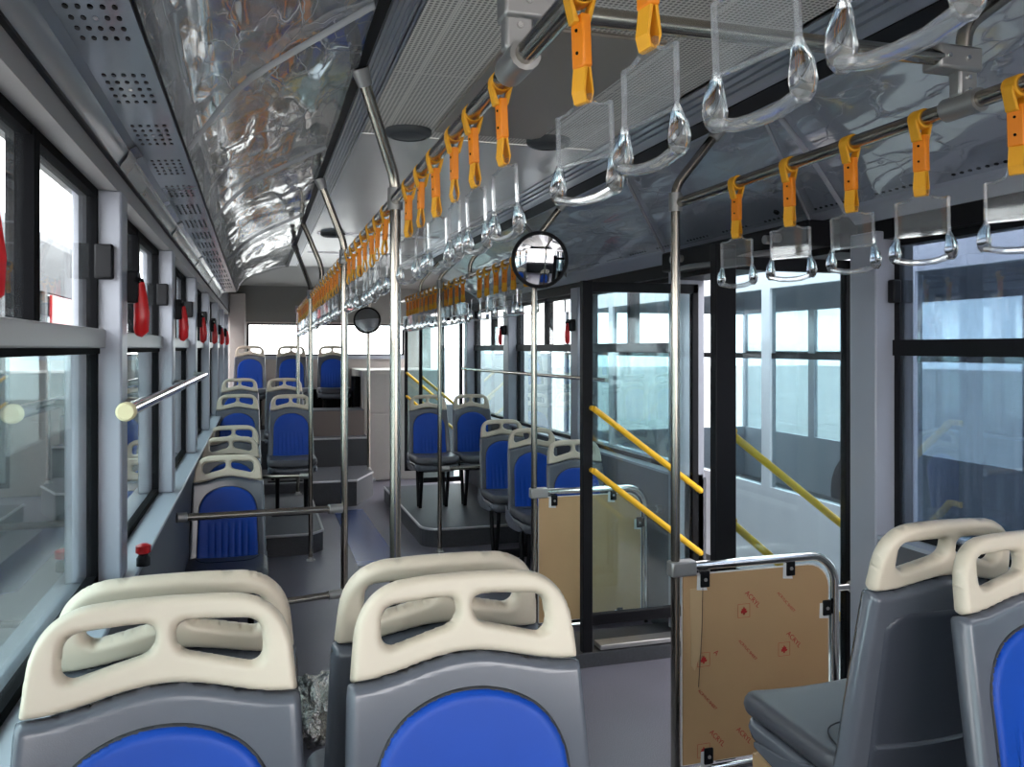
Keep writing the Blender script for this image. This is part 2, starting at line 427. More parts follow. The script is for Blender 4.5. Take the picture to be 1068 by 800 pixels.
platform([(1.16, .62), (XRI, .62), (XRI, 2.15), (1.16, 2.15)], .205, 'trim_13')
# ceiling
struct(MB().box(.36, 1.30, YF, 3.12, ZC, ZC + .03).build('ceiling', MESHC))
o = MB().box(.36, 1.30, 3.13, 8.35, ZC - .002, ZC + .03).build('plain_panel', CEILP, bpy.data.objects['ceiling'])
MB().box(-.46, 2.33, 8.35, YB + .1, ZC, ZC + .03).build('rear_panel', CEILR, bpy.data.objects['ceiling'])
hp = MB().box(.62, 1.02, 1.95, 3.0, ZC - .012, ZC).build('roof_hatch_cover', HATCH, bpy.data.objects['ceiling'], bevel=.006)
MB().box(.40, 1.26, 5.9, 5.93, ZC - .012, ZC).box(.40, 1.26, 7.1, 7.13, ZC - .012, ZC).build('panel_joint', ALU, bpy.data.objects['ceiling'])
t = struct(MB().prism([(.290, ZC), (.375, ZC), (.375, ZC + .03), (.290, ZC + .03)], YF, 8.35).build('trim_7', ALUD))
m_ = MB()
for i in range(6): m_.box(.300 + i * .0125, .307 + i * .0125, YF, 8.35, ZC - .006, ZC)
m_.build('rib', ALU, t)
t = struct(MB().box(1.29, 1.50, YF, 8.35, ZC, ZC + .03).build('trim_8', ALUD))
m_ = MB()
for i in range(4): m_.box(1.30 + i * .04, 1.322 + i * .04, YF, 8.35, ZC - .008, ZC)
m_.build('rib', ALU, t)
struct(MB().box(.262, .290, YF, 8.35, ZC - .018, ZC + .02).build('trim_9', BLACK))
struct(MB().box(1.50, 1.60, YF, 8.35, ZC - .004, ZC + .03).build('trim_10', BLACK))

# walls -----------------------------------------------------------------
LP = [-1.78, -.40, .97, 2.35, 3.72, 5.10, 6.47, 7.85, 9.22, 10.60]      # near faces of the left posts
wl = struct(MB().box(-.47, XLI, YF, YB, 0, .985).build('wall_left', LOWER))
MB().box(-.47, XLI + .002, YF, YB, 2.005, 2.055).build('header', HEAD, wl)
MB().box(-.47, XLI, YF, YB, 2.055, 2.43).build('upper_panel', LOWER, wl)
MB().box(-.47, XLI + .012, YF, YB, 2.052, 2.059).build('groove', BLACK, wl)
MB().box(-.44, -.305, YF, YB, .985, 1.0).build('sill', SILL, wl, bevel=.004)
for y in LP: MB().box(-.45, XLI + .012, y, y + .10, 1.0, 2.006).build('post', POSTM, wl, bevel=.006)
for i, y in enumerate(LP[:-1]):
    y0, y1 = y + .10, LP[i + 1]
    fr = MB(); b = .022
    fr.box(-.43, XL + .012, y0, y1, 1.0, 1.0 + b); fr.box(-.43, XL + .012, y0, y1, 2.006 - b, 2.006)
    fr.box(-.43, XL + .012, y0, y0 + b, 1.0, 2.006); fr.box(-.43, XL + .012, y1 - b, y1, 1.0, 2.006)
    fr.box(-.43, XL + .016, y0, y1, 1.585, 1.603)
    ym = (y0 + y1) / 2
    fr.box(-.43, XL + .016, ym - .022, ym + .022, 1.645, 2.0)
    wo = struct(fr.build('window_%d' % (i + 1), RUBBER))
    MB().box(-.435, XL + .030, y0, y1, 1.600, 1.648).build('divider', HEAD, wo, bevel=.004)
    MB().box(XL - .004, XL, y0 + .01, y1 - .01, 1.01, 1.60).build('lower_pane', GLASST, wo)
    MB().box(XL - .004, XL, y0 + .01, y1 - .01, 1.645, 2.0).build('upper_pane', GLASS, wo)
# right wall
RW = [(-1.9, -.45), (-.33, 1.05), (1.18, 2.53), (4.14, 5.50), (5.64, 7.20), (7.36, 8.74)]
wr = MB()
for a, b in ((YF, 2.67), (4.02, 8.88), (10.08, YB)): wr.box(XRI, 2.33, a, b, 0, .90)
wr = struct(wr.build('wall_right', LOWER))
for a, b, nm in ((YF, 2.67, 0), (4.02, 8.88, 0)):
    MB().box(XRI, 2.33, a, b, 2.0, 2.07).build('header', BLACK, wr)
    MB().box(2.172, 2.31, a, b, .90, .914).build('sill', SILL, wr)
MB().box(XRI, 2.33, YF, YB, 2.07, 2.43).build('upper_panel', LOWER, wr)
edges = [(-.45, -.33), (1.05, 1.18), (2.53, 2.67), (4.02, 4.14), (5.50, 5.64), (7.20, 7.36), (8.74, 8.88)]
for a, b in edges: MB().box(2.165, 2.32, a, b, 0, 2.03).build('post', POSTM, wr, bevel=.006)
for a, b in ((2.67, 4.02), (8.88, 10.08)):
    MB().box(2.12, 2.33, a, b, 1.965, 2.10).build('door_header', BLACK, wr)
n = len(LP)
for i, (y0, y1) in enumerate(RW):
    fr = MB(); b = .025
    fr.box(XR - .012, 2.31, y0, y1, .915, .915 + b); fr.box(XR - .012, 2.31, y0, y1, 2.0 - b, 2.0)
    fr.box(XR - .012, 2.31, y0, y0 + b, .915, 2.0); fr.box(XR - .012, 2.31, y1 - b, y1, .915, 2.0)
    fr.box(XR - .02, 2.31, y0, y1, 1.572, 1.630)
    ym = (y0 + y1) / 2
    if i != 2: fr.box(XR - .016, 2.31, ym - .022, ym + .022, 1.63, 2.0)
    else: fr.box(XR - .016, 2.31, y0 + .25, y0 + .29, 1.63, 2.0)
    wo = struct(fr.build('window_%d' % (n + i), BLACK))
    MB().box(XR, XR + .004, y0 + .01, y1 - .01, .925, 1.60).build('lower_pane', GLASSR if i == 2 else GLASST, wo)
    MB().box(XR, XR + .004, y0 + .01, y1 - .01, 1.60, 1.99).build('upper_pane', GLASSR if i == 2 else GLASS, wo)
# rear wall with one wide window
wb = MB(); RX0, RX1, RZ0, RZ1 = -.12, 1.95, 1.50, 1.925
wb.box(-.46, 2.33, YB, YB + .08, 0, RZ0); wb.box(-.46, 2.33, YB, YB + .08, RZ1, ZC)
wb.box(-.46, RX0, YB, YB + .08, RZ0, RZ1); wb.box(RX1, 2.33, YB, YB + .08, RZ0, RZ1)
wb = struct(wb.build('wall_rear', CABI))
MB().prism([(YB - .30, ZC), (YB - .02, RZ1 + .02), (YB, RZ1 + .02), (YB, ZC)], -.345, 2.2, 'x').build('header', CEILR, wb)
wo = struct(MB().box(RX0, RX1, YB - .01, YB + .05, RZ0, RZ0 + .02).box(RX0, RX1, YB - .01, YB + .05, RZ1 - .02, RZ1)
    .box(RX0, RX0 + .02, YB - .01, YB + .05, RZ0, RZ1).box(RX1 - .02, RX1, YB - .01, YB + .05, RZ0, RZ1).build('window_%d' % (n + 6), RUBBER))
MB().box(RX0 + .01, RX1 - .01, YB + .02, YB + .024, RZ0 + .01, RZ1 - .01).build('pane', GLASS, wo)
MB().box(RX0, RX1, YB - .05, YB - .01, RZ0 - .05, RZ0).build('sill', SILL, wo)
struct(MB().box(-.345, -.14, YB - .35, YB, .58, ZC - .1).build('trim_11', CABI, bevel=.02))
# rear cabinet beside the aisle
cb = tag(MB().box(1.22, 2.19, 10.1, YB - .01, 0, 1.33).build('equipment_cabinet', CABI, bevel=.012),
         'cream equipment cabinet reaching the floor right of the rear steps', 'cabinet')
struct(MB().box(1.14, 1.215, 10.35, 10.7, .58, 1.25).box(.62, 1.2, 11.3, 11.46, .58, 1.05).build('dark_void_block', RUBBER, bevel=.01))  # black blocks added to paint the dark void beside and behind the back row
MB().box(1.235, 1.52, 10.092, 10.1, .03, .80).build('door', CABI, cb, bevel=.004)
MB().box(1.235, 1.52, 10.092, 10.1, .82, 1.30).build('door', CABI, cb, bevel=.004)
MB().box(1.20, 1.36, 10.05, 10.09, 0, .035).build('kick_strip', WHITE, cb, bevel=.004)

# front of the bus (seen only in the mirror)
wf = MB(); wf.box(-.46, 2.33, YF - .08, YF, -.05, .85); wf.box(-.46, 2.33, YF - .08, YF, 2.15, 2.43)
wf.box(-.46, -.36, YF - .08, YF, .85, 2.15); wf.box(2.22, 2.33, YF - .08, YF, .85, 2.15)
struct(wf.build('wall_front', DASH))
db = tag(MB().prism([(-2.29, .02), (-2.29, .95), (-2.0, 1.0), (-1.85, .85), (-1.85, .02)], -.3, 2.15, 'x').build('dashboard', DASH, bevel=.02),
         'black dashboard across the front under the windscreen', 'dashboard')
MB().tube(arc((.3, 1.2), .2, 0, 360, 24, 'xz', -1.72)[:-1] + [(.5, -1.72, 1.2), (.5, -1.72, 1.201)], .018, 8).build('steering_wheel', DASH, db, smooth=True)

# ------------------------------------------------------------------ left overhead panels
profL = [(-.340, 2.058), (-.334, 2.075), (-.322, 2.090), (-.316, 2.112), (-.300, 2.122)]
bandL = [(-.300, 2.122), (-.184, 2.132)]
lc = tag(empty('overhead_cove', (0, 0, 0)), 'glossy grey cove panels along the top of the left windows', 'ceiling panel')
ys = [YF + .02 + i * (8.3 - YF) / 40 for i in range(41)]
MB().sheet(profL, ys).build('cove_panel', COVE, lc, smooth=True)
MB().sheet(bandL, ys).build('perforated_band', COVE, lc)
MB().tube([(-.184, YF, 2.134), (-.184, 8.3, 2.134)], .004, 6).build('joint_line', BLACK, lc)
for y in LP[:-2]:
    MB().sheet([(x + .004, z - .003) for x, z in profL], [y - .02, y + .10]).build('post_reflection', SHELL, lc, smooth=True)  # dark bands painted in for the window posts' reflections on the cove
nd_ = Vector((.116, 0, .010)).normalized()
for k in range(20):
    yc = 1.08 + .385 * k
    if yc > 8.0: break
    m_ = MB(); c_ = MB()
    for a in range(5):
        for b in range(5):
            p = Vector((-.285, 0, 2.1230)) + nd_ * (.004 + .0175 * a); y = yc + (b - 2) * .046
            nn = Vector((nd_.z, 0, -nd_.x))
            M = Matrix.Translation((p.x, y, p.z)) @ nn.to_track_quat('Z', 'Y').to_matrix().to_4x4()
            (c_ if (a == 2 and b == 2) else m_).lathe([(.0042, -.002), (.0042, .0012)], M @ Matrix.Diagonal((2.2, 1, 1, 1)), 8)
    g = m_.build('vent_grille', BLACK, lc)
    c_.build('screw', CHROME, g)
dl = tag(empty('air_duct', (0, 0, 0)), 'left ceiling air duct wrapped in wrinkled clear plastic film', 'air duct')
ductL = [(-.183, 2.136), (-.158, 2.205), (-.105, 2.265), (-.03, 2.31), (.08, 2.352), (.17, 2.377), (.262, 2.394)]
MB().prism(ductL + [(.262, 2.42), (-.183, 2.42)], YF + .02, 8.3).build('duct_panel', DUCT, dl, smooth=True)
# row of screws / perforations under the film
for k in range(14):
    y = .9 + k * .5
    MB().lathe([(.012, -.012), (.009, -.018), (.002, -.02)], Matrix.Translation((-.10, y, 2.270)), 10).build('screw', CHROME, dl, smooth=True)
def film(name, prof, y0, y1, ny, nxs, amp, m, parent, sag, seed, base=.012):
    # arc-length sampled profile, wrinkled by ridged noise
    P = [Vector((x, 0, z)) for x, z in prof]; L = [0]
    for a, b in zip(P, P[1:]): L.append(L[-1] + (b - a).length)
    def pt(t):
        s = t * L[-1]
        for i in range(len(P) - 1):
            if s <= L[i + 1] + 1e-9: return P[i].lerp(P[i + 1], (s - L[i]) / (L[i + 1] - L[i]))
        return P[-1]
    d = (P[-1] - P[0]).normalized(); nn = Vector((d.z, 0, -d.x))
    if nn.z > 0: nn = -nn
    vs = []
    for j in range(ny + 1):
        y = y0 + (y1 - y0) * j / ny
        for i in range(nxs + 1):
            t = i / nxs
            q = Vector((t * 5 + seed, y * 2.2, seed)); q2 = Vector((t * 9 + y * 3.1, y * 5 - t * 4, seed + 9))
            r = (1 - abs(noise.noise(q))) ** 4 + .25 * (1 - abs(noise.noise(q2))) ** 6
            pin = .35 + .65 * math.sin(math.pi * t)
            off = base + (sag * math.sin(math.pi * t) ** 1.5 * (.55 + .45 * math.sin(y * 4.5 + seed))) + amp * r * pin
            vs.append(pt(t) + nn * off + Vector((0, y, 0)))
    n = nxs + 1
    mb = MB(); mb.v = [tuple(v) for v in vs]
    mb.f = [(j * n + i, j * n + i + 1, (j + 1) * n + i + 1, (j + 1) * n + i) for j in range(ny) for i in range(nxs)]
    return mb.build(name, m, parent, smooth=False)
fo = film('protective_film', ductL, YF + .1, 8.32, 420, 36, .0045, FILM, dl, .022, 3.3)
for p in fo.data.polygons: p.use_smooth = True
fo['label'] = 'wrinkled clear plastic film'
for y0_, dy in ((1.9, .5), (3.3, .4), (5.0, .4)):
    pth = [(-.175, y0_ + dy, 2.135), (-.05, y0_ + dy * .6, 2.255), (.10, y0_ + dy * .3, 2.318), (.255, y0_, 2.378)]
    MB().tube(smoothpath(pth, 4), .010, 6, sy=.25).build('film_fold', TAPE, dl, smooth=True)
# end of duct
MB().prism([(x, z - .004) for x, z in ductL] + [(.262, 2.42), (-.183, 2.42)], 8.3, 8.34).build('end_cap', ALU, dl)
# ------------------------------------------------------------------ right overhead duct
dr = tag(empty('air_duct', (0, 0, 0)), 'dark grey right ceiling duct under taut clear film', 'air duct')
ductR = [(1.60, 2.395), (1.64, 2.385), (1.86, 2.285), (2.08, 2.165), (2.14, 2.125), (2.19, 2.07)]
MB().prism(ductR + [(2.19, 2.42), (1.60, 2.42)], YF + .02, 8.3).build('duct_panel', DUCTR, dr)
fo = film('protective_film', [(1.60, 2.392), (1.86, 2.283), (2.12, 2.14)], YF + .1, 8.2, 300, 24, .003, FILMR, dr, .006, 11.7, .006)
for p in fo.data.polygons: p.use_smooth = True
for (a, b) in (((1.62, 2.35), (2.10, 2.62)), ((1.62, 2.42), (2.12, 2.85)), ((1.62, 3.5), (2.12, 4.1)), ((1.62, 5.0), (2.12, 5.6))):
    pth = [(a[0], a[1], 2.368), (1.86, (a[1] + b[1]) / 2, 2.262), (b[0], b[1], 2.118)]
    MB().tube(smoothpath(pth, 4), .016, 6, sy=.2).build('film_fold', TAPE, dr, smooth=True)
dR = Vector((.06, 0, -.04)).normalized(); nR = Vector((-.04, 0, -.06)).normalized()
nR = Vector((dR.z, 0, -dR.x)).normalized()
for k in range(22):
    yc = .9 + k * .34
    m_ = MB()
    for b in range(7):
        p = Vector((2.105, yc + b * .032, 2.149)) + nR * .001
        M = Matrix.Translation(p) @ nR.to_track_quat('Z', 'Y').to_matrix().to_4x4() @ Matrix.Diagonal((1.5, 1, 1, 1))
        m_.lathe([(.0055, -.002), (.0055, .0015)], M, 8)
    m_.build('vent_slot', BLACK if yc > 1.9 else CHROME, dr)
for y in (1.72, 3.0):
    MB().lathe([(.014, 0), (.012, .008), (.003, .01)], Matrix.Translation((2.07, y, 2.168)) @ nR.to_track_quat('Z', 'Y').to_matrix().to_4x4(), 12).build('knob', BLACK, dr, smooth=True)

# ceiling speakers
def speaker(x, y, label):
    o = tag(empty('ceiling_speaker', (x, y, ZC)), label, 'speaker', 'ceiling speakers')
    MB().lathe([(.085, 0), (.085, -.012), (.078, -.022), (.066, -.026), (.064, -.022)], None, 32).build('rim', VENTG, o, smooth=True)
    MB().lathe([(.064, -.021), (.04, -.027), (.001, -.029)], None, 32).build('grille', VENTG, o, smooth=True)
    return o
for (u, v, lb) in ((426, 136, 'round dark ceiling speaker nearest the left rail, beyond the perforated panels'),
                   (572, 146, 'round dark ceiling speaker on the right side of the ceiling, above the convex mirror'),
                   (347, 243, 'small looking round dark ceiling speaker farthest back above the left rail')):
    p = at(u, v, Z=ZC); speaker(p.x, p.y, lb)

# ------------------------------------------------------------------ SEATS
TH = R(9.0); LTOP = 1.03
def backpos(x, L, off):
    """point on the reclined back: x across, L down from the top, off = towards the sitter"""
    k = .55 * x * x * min(1.0, .5 + L * 1.2)
    z = LTOP - L * math.cos(TH); y = -L * math.sin(TH)
    if L > .52:
        e = L - .52; y -= e * e * 1.6
    o = off + k
    return (x, y - o * math.cos(TH), z + o * math.sin(TH))
def ztop(x): return .30 * x * x + .9 * np.abs(x) ** 3      # drop of the top edge
def halfw(L): return .166 + np.minimum(L, .17) * .10 + np.maximum(L - .17, 0) * .035
def zbot(x): return .120 + .026 * (1 - np.cos(np.clip(np.abs(x) / .17, 0, 1) * math.pi)) / 2
def rbox(x, z, cx, cz, hx, hz, r):
    qx = np.abs(x - cx) - hx + r; qz = np.abs(z - cz) - hz + r
    return np.sqrt(np.maximum(qx, 0) ** 2 + np.maximum(qz, 0) ** 2) + np.minimum(np.maximum(qx, qz), 0) - r
def sd_outer(x, L):
    a = np.abs(x) - halfw(L); b = ztop(x) - L
    return smax(a, b, .075)
def sd_holes(x, L):
    ax = np.abs(x)
    top = ztop(x) * .9 + .036; bot = .074 + .026 * np.clip((ax - .015) / .10, 0, 1)
    a = smax(top - L, L - bot, .02)
    b = smax(.013 - ax + .05 * (L - .06), ax - .131 - .05 * (L - .06), .02)
    return smax(a, b, .022)
def sd_cream(x, L):
    return smax(smax(sd_outer(x, L), L - zbot(x), .006), -sd_holes(x, L), .004)
def sd_shell(x, L):
    a = np.abs(x) - halfw(L) - .003
    return smax(smax(a, zbot(x) + .001 - L, .006), L - .665, .03)
def sd_pad(x, L, g=0.0):
    a = np.abs(x) - (.150 + (L - .3) * .03) - g
    t = .172 + 2.6 * x * x + 40 * x ** 4 - g - L
    return smax(smax(a, t, .05), L - .588 - g - .2 * x * x, .05)
def make_seat():
    root = empty('passenger_seat')
    o = sdf_plate('grab_top', CREAM, sd_cream, (-.2, .2, -.01, .18), .0042,
                  lambda x, L, d: (rnd(d, .010, .019), rnd(d, .010, .019), 0), lambda x, L, y: backpos(x, L, y), root)
    o['label'] = 'cream grab handle top'
    def sh(x, L, d):
        h = rnd(d, .012, .021)
        return (h, h * 1.35, 0)
    HW = lambda L: (halfw(L) + .003) / .2
    sdf_plate('back_shell', SHELL, lambda q, L: smax(smax(np.abs(q) - .2, zbot(q * HW(L)) + .001 - L, .006), L - .665, .03),
              (-.2066, .2066, .11, .68), .0068, sh, lambda q, L, y: backpos(q * HW(L), L, y), root)
    sdf_plate('pad_trim', LINE, lambda x, L: sd_pad(x, L, .0025), (-.18, .18, .15, .61), .005,
              lambda x, L, d: (rnd(d, .005, .003), .004, .0215), lambda x, L, y: backpos(x, L, y), root)
    def pad(x, L, d):
        h = rnd(d, .016, .012)
        g = max(0, min(1, (L - .33) / .10)) * max(0, min(1, (.575 - L) / .05)) * max(0, min(1, (.125 - abs(x)) / .02))
        h -= .0055 * g * (max(0, math.cos(x / .034 * 2 * math.pi)) ** 2)
        return (h, .003, .020)
    o = sdf_plate('back_pad', BLUE, sd_pad, (-.18, .18, .15, .61), .0052, pad, lambda x, L, y: backpos(x, L, y), root)
    o['label'] = 'ribbed blue back pad'
    sdf_plate('rear_cover', SHELLB, lambda x, L: smax(rbox(x, L, 0, .40, .155 + 0 * x, .215, .05), .16 + .9 * x * x - L, .03), (-.17, .17, .16, .63), .010,
              lambda x, L, d: (.003, rnd(d, .012, .007), -.0255), lambda x, L, y: backpos(x, L, y), root)
    MB().tube([backpos(x, .49, -.034) for x in (-.145, -.1, -.05, 0, .05, .1, .145)], .006, 8).build('rear_ledge', SHELL, root, smooth=True)
    # cushion (x across, L = forward distance)
    def cus(x, y, off):
        droop = max(0, (y - .34)) ** 2 * 2.2
        return (x, -.095 - y, .462 + off + .05 * (y - .02) * .3 + .25 * x * x - droop)
    sdf_plate('seat_cushion', CUSH, lambda x, y: rbox(x, y, 0, .205, .205 + 0 * x, .205, .06), (-.21, .21, -.005, .415), .010,
              lambda x, y, d: (rnd(d, .024, .031), rnd(d, .02, .028), 0), lambda x, y, o: cus(x, y, o), root)
    sdf_plate('seat_pan', SHELL, lambda x, y: rbox(x, y, 0, .19, .205 + 0 * x, .205, .07), (-.21, .21, -.02, .40), .012,
              lambda x, y, d: (.02, rnd(d, .06, .05), 0), lambda x, y, o: cus(x, y, o - .053), root)
    # stitch line on the cushion
    MB().tube(smoothpath([cus(-.17, .03, .034), cus(-.13, .16, .0345), cus(.13, .16, .0345), cus(.17, .03, .034)], 5), .0018, 6).build('stitching', LINE, root, smooth=True)
    # side wings joining shell and pan
    for s in (-1, 1):
        MB().prism([(-.060, .50), (-.098, .475), (-.30, .415), (-.42, .40), (-.42, .385), (-.30, .365), (-.12, .36), (-.045, .40)], s * .205, s * .193, 'x').build('side_wing', SHELL, root, bevel=.004)
    for x in (-.12, .12):
        MB().tube(smoothpath([(x, -.14, .37), (x, -.16, .20), (x, -.20, .012)], 4), .016, 8).build('leg', BLACK, root, smooth=True)
    for x in (-.12, .12):
        MB().tube(smoothpath([(x, -.36, .365), (x, -.33, .20), (x, -.27, .012)], 4), .016, 8).build('leg', BLACK, root, smooth=True)
    MB().box(-.17, .17, -.34, -.12, 0, .014).build('floor_plate', BLACK, root, bevel=.003)
    MB().box(-.15, .15, -.38, -.11, .355, .375).build('under_frame', BLACK, root, bevel=.004)
    return root
seat0 = make_seat(); index_children(seat0); first = [True]
def seat(x, y, ztopv, label, group, rz=0.0, floor=0.0):
    o = seat0 if first[0] else copy_tree(seat0)
    first[0] = False
    o.location = (x, y, ztopv - LTOP); o.rotation_euler = (0, 0, rz)
    tag(o, label, 'seat', group); return o
# near pairs on the left wheel box, back to back
seat(-.124, 1.29, 1.245, 'nearest blue and grey seat with cream top beside the left windows, facing the camera', 'near left seats')
seat(.312, 1.29, 1.245, 'nearest aisle-side seat of the front left pair, blue front facing the camera', 'near left seats')
seat(-.121, 1.405, 1.245, 'window-side seat turned rearward behind the nearest left seat, only its cream top showing', 'near left seats', R(180))
seat(.305, 1.405, 1.245, 'rear-facing seat behind the nearest aisle seat, cream top showing above it', 'near left seats', R(180))
G = 'left window column of seats'
seat(-.150, 4.85, 1.013, 'left window seat behind the low horizontal rail, whole blue back pad visible', G)
seat(-.165, 5.85, 1.013, 'second seat of the left window column behind the one at the low rail', G)
seat(-.165, 6.50, 1.030, 'third seat of the left window column, just a cream rim above the second', G)
seat(-.165, 7.85, 1.19, 'left window seat on the raised platform next to the aisle seat with visible cushion', G)
seat(-.170, 9.05, 1.29, 'left window seat on the upper platform just below the back row', G)
G = 'left aisle column of seats'
seat(.290, 7.75, 1.185, 'raised left aisle seat with blue pad and grey cushion beside the rear steps', G)
seat(.272, 8.98, 1.29, 'left aisle seat on the upper platform behind the raised aisle seat', G)
G = 'back row seats'
seat(-.085, 11.05, 1.63, 'back row seat in the left corner under the rear window', G)
seat(.42, 11.05, 1.63, 'middle back row seat under the rear window, behind the poles', G)
seat(.93, 11.0, 1.63, 'rightmost back row seat above the steps with its cushion showing', G)
G = 'right side seats'
seat(1.535, 7.75, 1.16, 'right aisle-side seat of the pair on the carpeted rear platform', G)
seat(1.955, 7.75, 1.16, 'right window-side seat of the pair on the carpeted rear platform', G)
seat(1.87, 6.42, 1.03, 'farthest of the three single seats along the right windows, before the platform', G)
seat(1.87, 5.66, 1.03, 'middle one of the three single seats along the right windows', G)
seat(1.88, 4.86, 1.03, 'nearest of the three single right seats, behind the far brown board', G)
G = 'near right seats'
seat(1.405, 1.42, 1.235, 'near right seat turned away from the camera, dark back shell and cushion showing', G, R(180))
seat(1.455, 1.30, 1.235, 'near right seat cut by the photo edge, blue front facing forward', G)

# ------------------------------------------------------------------ rails and poles
def Lx(y): return .400 - .002 * (y - 1.3)
def Lz(y): return 2.058 - .011 * (y - 1.3)
def clamp(x, y, z, parent, axis='z', l=.05, r=.024):
    d = {'z': (0, 0, l / 2), 'x': (l / 2, 0, 0), 'y': (0, l / 2, 0)}[axis]
    return MB().tube([(x - d[0], y - d[1], z - d[2]), (x + d[0], y + d[1], z + d[2])], r, 12).build('clamp', CAST, parent, smooth=True)
lr = tag(MB().tube([(Lx(y), y, Lz(y)) for y in (-.6, 1, 3, 5, 7, 8.6)], .0175, 14).build('handrail', STEEL, smooth=True),
         'long steel ceiling handrail on the left carrying a row of yellow straps', 'handrail')
RX, RZ = 1.44, 2.118
rr = tag(MB().tube([(RX, -.4, RZ), (RX, 2.70, RZ)], .0175, 14).build('handrail', STEEL, smooth=True),
         'near right steel ceiling handrail ending at the pole beside the front brown board', 'handrail')
rr2 = tag(MB().tube([(RX, 4.28, RZ), (RX, 6.5, RZ - .01), (RX, 8.6, RZ - .03)], .0175, 14).build('handrail', STEEL, smooth=True),
          'far right steel ceiling handrail beyond the doorway mirror', 'handrail')
def pole(x, y, z0, z1, label, side, top=None, foot=True, bend=None):
    o = tag(empty('grab_pole', (x, y, z0)), label, 'pole', 'steel grab poles')
    pts = [(0, 0, 0), (0, 0, z1 - z0 - .02)]
    if bend:
        pts += [(0, 0, z1 - z0 + .06), (bend[0] - x, bend[1] - y, bend[2] - z0)]
        pth = [Vector(pts[0]), Vector(pts[1])] + smoothpath(pts[1:], 6)[1:]
    else: pth = pts
    MB().tube(pth, .0165, 14).build('tube', STEEL, o, smooth=True)
    if foot: MB().lathe([(.035, 0), (.035, .008), (.022, .014), (.020, .03)], None, 16).build('foot_flange', CAST, o, smooth=True)
    MB().tube([(0, 0, z1 - z0 - .03), (0, 0, z1 - z0 + .035)], .0235, 12).build('rail_clamp', CAST, o, smooth=True)
    if bend:
        a = Vector(pth[-1]); d = (a - Vector(pth[-2])).normalized()
        MB().tube([a - d * .05, a], [.021, .026], 12).build('ceiling_socket', CAST, o, smooth=True)
    return o
P413 = pole(Lx(2.5), 2.5, 0, Lz(2.5), 'nearest left aisle grab pole, bent over at the ceiling, behind the near seats', 'l', bend=(.275, 2.36, 2.385))
P360 = pole(Lx(4.0), 4.0, 0, Lz(4.0), 'second left grab pole, joined by low horizontal rails before the window seats', 'l', bend=(.275, 3.95, 2.385))
P323 = pole(.386, 6.45, 0, Lz(6.45), 'thin grab pole standing at the front edge of the left platform', 'l', bend=(.275, 6.6, 2.385))
P311 = pole(Lx(8.45), 8.45, .16, Lz(8.45), 'farthest left grab pole at the end of the strap rail', 'l')
P703 = pole(RX - .01, 2.68, 0, RZ, 'near right grab pole beside the front brown board, curved over at the ceiling', 'r', bend=(1.60, 2.66, 2.392))
P556 = pole(RX, 4.30, 0, RZ, 'right grab pole carrying the large convex mirror beside the far brown board', 'r', bend=(1.60, 4.26, 2.392))
P452 = pole(1.37, 6.42, 0, RZ - .02, 'thin right grab pole in front of the raised seat pair', 'r', bend=(1.60, 6.36, 2.392))
pm = at(382, 385, Y=9.45)
P382 = pole(pm.x, 9.25, .26, 2.02, 'rear grab pole with small round mirror standing on the steps', 'm', bend=(pm.x + .25, 9.2, 2.39))
def hanger(x, y, z, tx, ty, label):
    o = tag(empty('rail_hanger', (x, y, z)), label, 'bracket', 'rail hangers')
    MB().tube(smoothpath([(0, 0, 0), (0, 0, .10), (tx - x, ty - y, 2.388 - z)], 6), .0155, 12).build('tube', STEEL, o, smooth=True)
    MB().tube([(0, -.035, 0), (0, .035, 0)], .0235, 12).build('rail_clamp', CAST, o, smooth=True)
    return o
hanger(Lx(5.4), 5.4, Lz(5.4), .275, 5.4, 'bent steel hanger of the left strap rail between the second pole and platform pole')
hanger(RX, 5.73, RZ - .008, 1.60, 5.68, 'bent steel hanger of the far right strap rail left of the large mirror')
hanger(RX, 7.6, RZ - .02, 1.60, 7.55, 'farthest bent steel hanger of the right strap rail')
# cross bar with brackets
cbr = tag(empty('cross_bar', (0, 1.28, 0)), 'steel cross bar under the ceiling linking both strap rails near the camera', 'bar')
ZL, ZRr = Lz(1.28), RZ
MB().tube([(Lx(1.28), 0, ZL + .088), (RX, .14, ZRr + .095)], .0165, 14).build('tube', STEEL, cbr, smooth=True)
for x, zz, yy in ((Lx(1.28), ZL, 0), (RX, ZRr, .14)):
    s = 1 if x < 1 else -1
    b = MB().box(x - .024, x + .024, yy - .016, yy + .016, zz + .016, zz + .10)
    b.box(x - .028 if s > 0 else x - .085, x + .085 if s > 0 else x + .028, yy - .026, yy + .026, zz + .066, zz + .118)
    bo = b.build('bracket', CAST, cbr, bevel=.006)
    MB().tube([(x, yy - .045, zz), (x, yy + .045, zz)], .0255, 14).build('rail_clamp', CAST, cbr, smooth=True)
    for bx in (x + s * .012, x + s * .062):
        MB().lathe([(.006, 0), (.005, .004)], Matrix.Translation((bx, yy - .026, zz + .092)) @ Matrix.Rotation(R(90), 4, 'X'), 10).build('bolt', CHROME, bo)
    for bz in (.055, .028):
        MB().lathe([(.006, 0), (.005, .004)], Matrix.Translation((x, yy - .016, zz + bz)) @ Matrix.Rotation(R(90), 4, 'X'), 10).build('bolt', CHROME, bo)
MB().tube(smoothpath([(RX, .14, ZRr + .10), (RX + .005, .14, ZRr + .17), (RX + .15, .12, 2.395)], 6), .0165, 14).build('duct_arm', STEEL, cbr, smooth=True)
